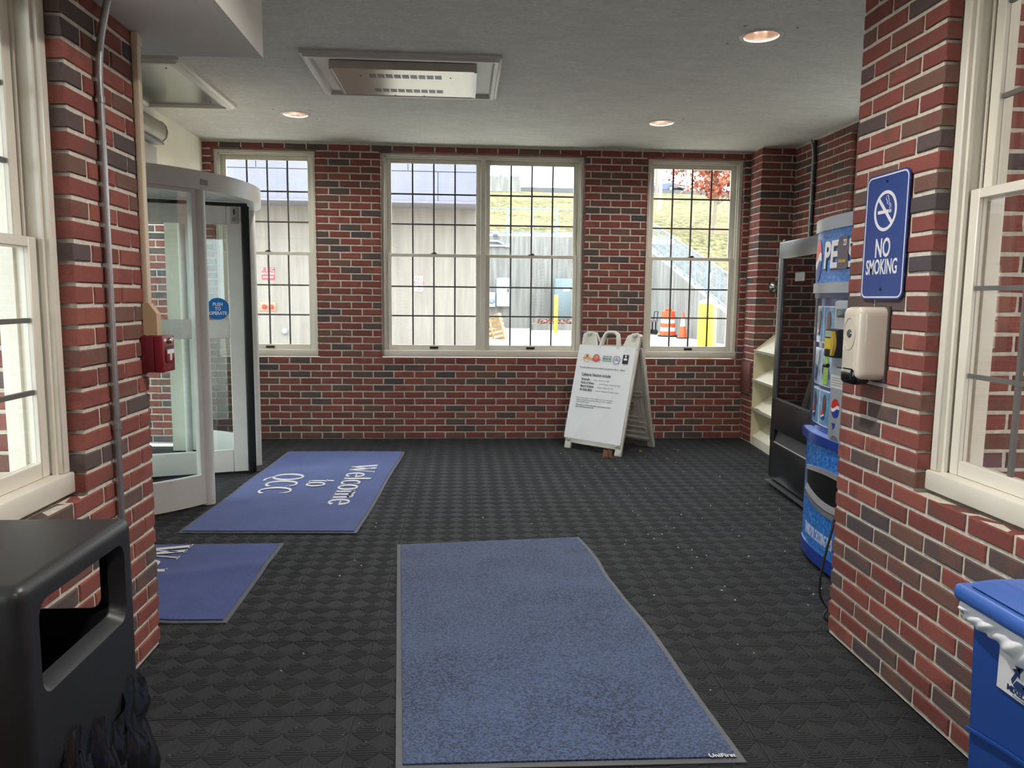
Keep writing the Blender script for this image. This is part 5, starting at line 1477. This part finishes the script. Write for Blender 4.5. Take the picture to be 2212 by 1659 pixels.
# --- trolley half hidden behind the pier
p = onz(1402, 722, -.1)
tl = thing('utility_cart', 'dark utility cart parked by the retaining wall', 'cart', (p.x - .25, p.y, -.1))
box('deck', mat('cart_grey', (98, 100, 104), .6), (-.5, .55, -.35, .35, .55, .64), tl)
for x in (-.42, .46):
    for y in (-.28, .28):
        mb = MB(); mb.tube([(x, y - .03, .11), (x, y + .03, .11)], .11, 16); mb.build('wheel', BLACK, tl, smooth=40)
        mb = MB(); mb.beam((x, y, .12), (x, y, .56), .05, .05); mb.build('leg', BLACK, tl)
mb = MB(); mb.tube([(.5, -.3, .62), (.55, -.3, 1.0), (.55, .3, 1.0), (.5, .3, .62)], .02, 8); mb.build('push_bar', BLACK, tl, smooth=40)

# --- electrical gear on the retaining wall
def boxed(name, label, cat, px0, py0, px1, py1, Y, m_, d):
    a = at(px0, py1, Y); b = at(px1, py0, Y)
    t = thing(name, label, cat, (a.x, Y - .03, a.z)); w, h = b.x - a.x, b.z - a.z
    box('housing', m_, (0, w, -d, -.001, 0, h), t, r=.015); return t, w, h
EG = mat('electrical_grey', (170, 180, 196), .4, var=.04, world_pos=True); TG = mat('cabinet_teal', (112, 128, 132), .45, var=.05, world_pos=True)
t, w, h = boxed('electrical_box', 'pale grey electrical box fixed to the retaining wall', 'electrical box', 1073, 660, 1101, 602, YR, EG, .3)
box('door', EG, (.04, w - .04, -.312, -.30, .04, h - .04), t, r=.004); box('latch', BLACK, (w - .14, w - .08, -.33, -.31, h * .5, h * .5 + .16), t)
mb = MB(); mb.tube([(w * .72, -.15, 0), (w * .72, -.15, -1.0)], .06, 10); mb.build('riser_pipe', EG, t, smooth=40)
t, w, h = boxed('electric_meter', 'round glass electric meter on the retaining wall', 'meter', 1052, 662, 1069, 632, YR, EG, .2)
mb = MB(); mb.lathe([(0, .1), (.10, .1), (.14, .03), (.14, 0)], (0, 0, 0), 20); mb.xform(Matrix.Translation((w * .6, -.2, h * .6)) @ Matrix.Rotation(PI / 2, 4, 'X')); mb.build('dial', mat('meter_glass', (130, 140, 150), .15), t, smooth=40)
a = at(1198, 694, 37.3); b = at(1236, 602, 37.3)
t = thing('electrical_cabinet', 'tall teal electrical cabinet standing in the planted bed', 'electrical cabinet', (a.x, 37.35, -.03)); w, h = b.x - a.x, b.z + .03
box('housing', TG, (0, w, 0, .8, 0, h), t, r=.02); box('door', TG, (.04, w - .04, -.015, 0, .12, h - .05), t, r=.004)
nt = box('notice', SWH, (w * .48, w * .86, -.02, -.014, h * .74, h * .82), t)
box('base', TG, (-.03, w + .03, -.03, .83, -.06, 0), t)
t = thing('wall_pipes', 'steel pipes and junction box running along the retaining wall', 'pipe', (0, YR, 0))
a = at(1050, 531, YR - .08); b = at(1094, 531, YR - .08); c = at(1076, 521, YR - .08); d = at(1088, 527, YR - .08); e = at(1050, 520, YR - .08)
mb = MB(); mb.tube([a - Vector((1, YR, 0)), b - Vector((0, YR, 0))], .05, 8); mb.build('pipe', EG, t, smooth=40)
mb = MB(); mb.tube([e - Vector((1, YR, 0)), c - Vector((0, YR, 0)), d - Vector((0, YR, 0))], .05, 8); mb.build('pipe', EG, t, smooth=40)
f = b - Vector((0, YR, 0)); box('junction_box', EG, (f.x - .05, f.x + .16, -.16, -.001, f.z - .07, f.z + .07), t)
a = at(1070, 504, YR); lamp = thing('wall_lamp', 'small grey wall lamp near the top of the retaining wall', 'lamp', (a.x, YR, a.z))
mb = MB(); mb.prism([(-.001, -.12), (-.35, -.05), (-.32, .0), (-.001, .12)], -.14, .14, 'x'); mb.build('housing', EG, lamp)
# --- planted bed with fallen leaves
pa = onz(1152, 713, -.1); pb = onz(1127, 700, -.1)
bedx0, bedy0 = pa.x, pa.y
kb = thing('kerbed_bed', 'concrete kerbed planting bed along the retaining wall', 'planting bed', (bedx0, bedy0, -.1))
BEDL = XS - .08 - bedx0
box('front_kerb', CON2, (0, BEDL, 0, .3, 0, .30), kb)
mb = MB(); mb.beam((.05, .15, .15), (pb.x - bedx0, 37.1 - bedy0, .15), .3, .30); mb.build('side_kerb', CON2, kb)
box('soil', mat('leaf_mould', (120, 84, 66), .95, var=.3, scale=5), (.1, BEDL, .25, 37.15 - bedy0, 0, .26), kb)
q = random.Random(11); mb = MB()
for i in range(900):
    x, y = q.uniform(-.3, BEDL - .1), q.uniform(.25, 37.05 - bedy0); z = .27 + q.uniform(0, .22); s = q.uniform(.05, .11); a_ = q.uniform(0, 6); tl_ = q.uniform(-.8, .8)
    if x < 0.3 and y < 1: continue
    ux = Vector((math.cos(a_), math.sin(a_), tl_)).normalized() * s; uy = Vector((-math.sin(a_), math.cos(a_), q.uniform(-.6, .6))).normalized() * s * .7; c_ = Vector((x, y, z))
    mb.add([c_ - ux, c_ + uy * .8, c_ + ux, c_ - uy * .8], [(0, 1, 2, 3)])
mb.build('fallen_leaves', mat('russet_leaves', (160, 104, 82), .9, var=.4, scale=9), kb, fix=False, kind='stuff')
# --- pallet
p = onz(1066, 729, -.1)
pl = thing('wooden_pallet', 'wooden pallet leaning on its edge near the concrete building', 'pallet', M=Matrix.Translation((p.x + .42, p.y - 1.4, -.08)) @ Matrix.Rotation(-.28, 4, 'Y') @ Matrix.Rotation(.9, 4, 'Z'))
WOOD = mat('raw_pallet_wood', (196, 164, 120), .8, var=.2, scale=8)
for k in range(3): box('bearer', WOOD, (-.06, .03, k * .5, k * .5 + .06, 0, 1.0), pl)
for k in range(6): box('slat', WOOD, (.031, .055, -.03, 1.1, .02 + k * .17, .13 + k * .17), pl)
# --- trees
BARK = mat('grey_bark', (132, 118, 106), .9, var=.2, scale=10, bump=.4, bscale=30); BARK2 = mat('pale_bark', (168, 158, 150), .9, var=.15, scale=10)
def tree(label, px, py, h, r, bark, crown=None, seed=1, lean=0.0):
    b_ = hit(px, py); q = random.Random(seed)
    t = thing('tree', label, 'tree', (b_.x, b_.y, b_.z - .1))
    pts = [(lean * z + .04 * math.sin(z * 1.3), .03 * math.cos(z), z) for z in [h * i / 8 for i in range(9)]]
    mb = MB(); mb.tube(pts, [r * (1 - .085 * i) for i in range(9)], 10); mb.build('trunk', bark, t, smooth=60)
    for i in range(14):
        z = h * (.42 + .55 * i / 14) if crown is None else crown[1] + (h - crown[1]) * q.random() * .9
        a_ = q.uniform(0, 6.28); L = (h - z) * .45 + .6
        if crown: L = min(L + .4, crown[0] * .8)
        b0 = Vector((lean * z, 0, z)); d_ = Vector((math.cos(a_), math.sin(a_), .55)).normalized()
        mb = MB(); mb.tube([b0, b0 + d_ * L * .5 + Vector((0, 0, .1)), b0 + d_ * L + Vector((0, 0, .35))], [r * .35, r * .22, r * .08], 6); br = mb.build('branch', bark, t, smooth=60)
    if crown:
        R_, z0 = crown[0], crown[1]; mb = MB()
        clus = [(q.gauss(0, .5) * R_, q.gauss(0, .5) * R_, z0 + q.uniform(.1, 1) ** .8 * (h * 1.12 - z0)) for _ in range(90)]
        for i in range(5200):
            c0 = clus[q.randrange(90)]; c_ = Vector((c0[0] + q.gauss(0, .24), c0[1] + q.gauss(0, .24), c0[2] + q.gauss(0, .2)))
            s = q.uniform(.08, .17); n_ = Vector((q.gauss(0, 1), q.gauss(0, 1), q.gauss(0, 1))).normalized(); x_ = n_.orthogonal().normalized(); y_ = n_.cross(x_)
            mb.add([c_ - x_ * s, c_ - y_ * s * .6, c_ + x_ * s, c_ + y_ * s * .6], [(0, 1, 2, 3)])
        m_ = NT('rust_leaves'); rr = m_.node('ShaderNodeNewGeometry').outputs['Random Per Island']
        m_.set(color=m_.ramp(rr, [(0, s2l((128, 66, 48))), (.5, s2l((178, 100, 74))), (1, s2l((206, 138, 104)))]), rough=.8)
        mb.build('foliage', m_.m, t, fix=False, kind='stuff')
tree('slender bare tree with a pale trunk on the slope', 1424, 452, 8.5, .14, BARK2, None, 4, .012)
tree('thin bare sapling at the top of the slope', 1417, 422, 9.0, .16, BARK, None, 9, .0)
tree('young oak holding rust brown leaves on the slope', 1540, 505, 5.6, .12, BARK, (2.3, 1.5), 2, .03)
# --- cars
def car(label, px, py, Yc, rz, paint):
    p = at(px, py, Yc)
    t = thing('car', label, 'car', (p.x, Yc, 13.55), rz)
    prof = [(-2.2, .35), (-2.25, .62), (-2.15, .88), (-1.6, .96), (1.05, .96), (1.9, .84), (2.22, .66), (2.25, .36), (1.75, .24), (-1.75, .24)]
    bm = bmesh.new(); mb = MB(); mb.prism(prof, -.87, .87, 'y'); me = mb.mesh('b', None); bm.from_mesh(me); bpy.data.meshes.remove(me)
    bmesh.ops.bevel(bm, geom=[e for e in bm.edges], offset=.07, segments=2, affect='EDGES', clamp_overlap=True); mb = MB(); mb.addbm(bm); mb.build('body', paint, t, smooth=40)
    gp = [(-1.75, .94), (1.15, .94), (.45, 1.42), (-.15, 1.47), (-.95, 1.43)]
    mb = MB(); n = len(gp); vs = [(x, -.80 + (z - .94) * .32, z) for x, z in gp] + [(x, .80 - (z - .94) * .32, z) for x, z in gp]
    mb.add(vs, [tuple(range(n)), tuple(range(2 * n - 1, n - 1, -1))] + [(i, i + n, (i + 1) % n + n, (i + 1) % n) for i in range(n)]); cb = mb.build('cabin', mat('car_glass', (120, 190, 196), .06, var=.1), t)
    mb = MB(); mb.prism([(.42, 1.40), (-.15, 1.455), (-.98, 1.41), (-.98, 1.45), (-.15, 1.50), (.42, 1.445)], -.68, .68, 'y'); mb.build('roof', paint, t)
    for s in (-1, 1):
        for (xa, za, xb, zb) in ((1.12, .95, .44, 1.42), (-.05, .95, -.12, 1.46), (-1.72, .95, -.96, 1.43)):
            mb = MB(); mb.beam((xa, s * .80, za), (xb, s * .655, zb), .06, .05); mb.build('pillar', paint, t)
        for x in (-1.38, 1.38):
            mb = MB(); mb.tube([(x, s * .90, .32), (x, s * .68, .32)], .32, 20); wh = mb.build('tyre', BLACK, t, smooth=40)
            mb = MB(); mb.tube([(x, s * .905, .32), (x, s * .88, .32)], .19, 16); mb.build('hub', SILV, wh, smooth=40)
        mb = MB(); mb.ellipsoid((2.10, s * .60, .70), (.16, .2, .075), 12, 8); mb.build('headlamp', mat('headlamp_clear', (226, 228, 230), .1), t, smooth=40)
    box('grille', BLACK, (2.2, 2.262, -.36, .36, .55, .68), t); box('bumper', SILV, (2.2, 2.285, -.78, .78, .40, .50), t); box('number_plate', SWH, (2.285, 2.297, -.24, .24, .38, .50), t)
car('dark blue saloon car parked at the top of the slope', 1441, 418, 86.0, -1.02, mat('car_navy', (44, 64, 104), .2, var=.05, coat=.5))
car('silver grey car parked behind the rust leaved oak', 1525, 417, 86.5, -1.25, mat('car_silver', (150, 160, 176), .25, .2, var=.05, coat=.5))
# --- unseen block, added to keep the sun off the side windows
wgm = mat('sun_block_brick', (128, 80, 70), .9, var=.15, scale=3, world_pos=True)
mb = MB(); mb.box(12, 24, -24, 7.3, -.1, 10); mb.build('sun_block', wgm, kind='structure', label='unseen block added across the yard to keep sun off the side windows', cat='building')
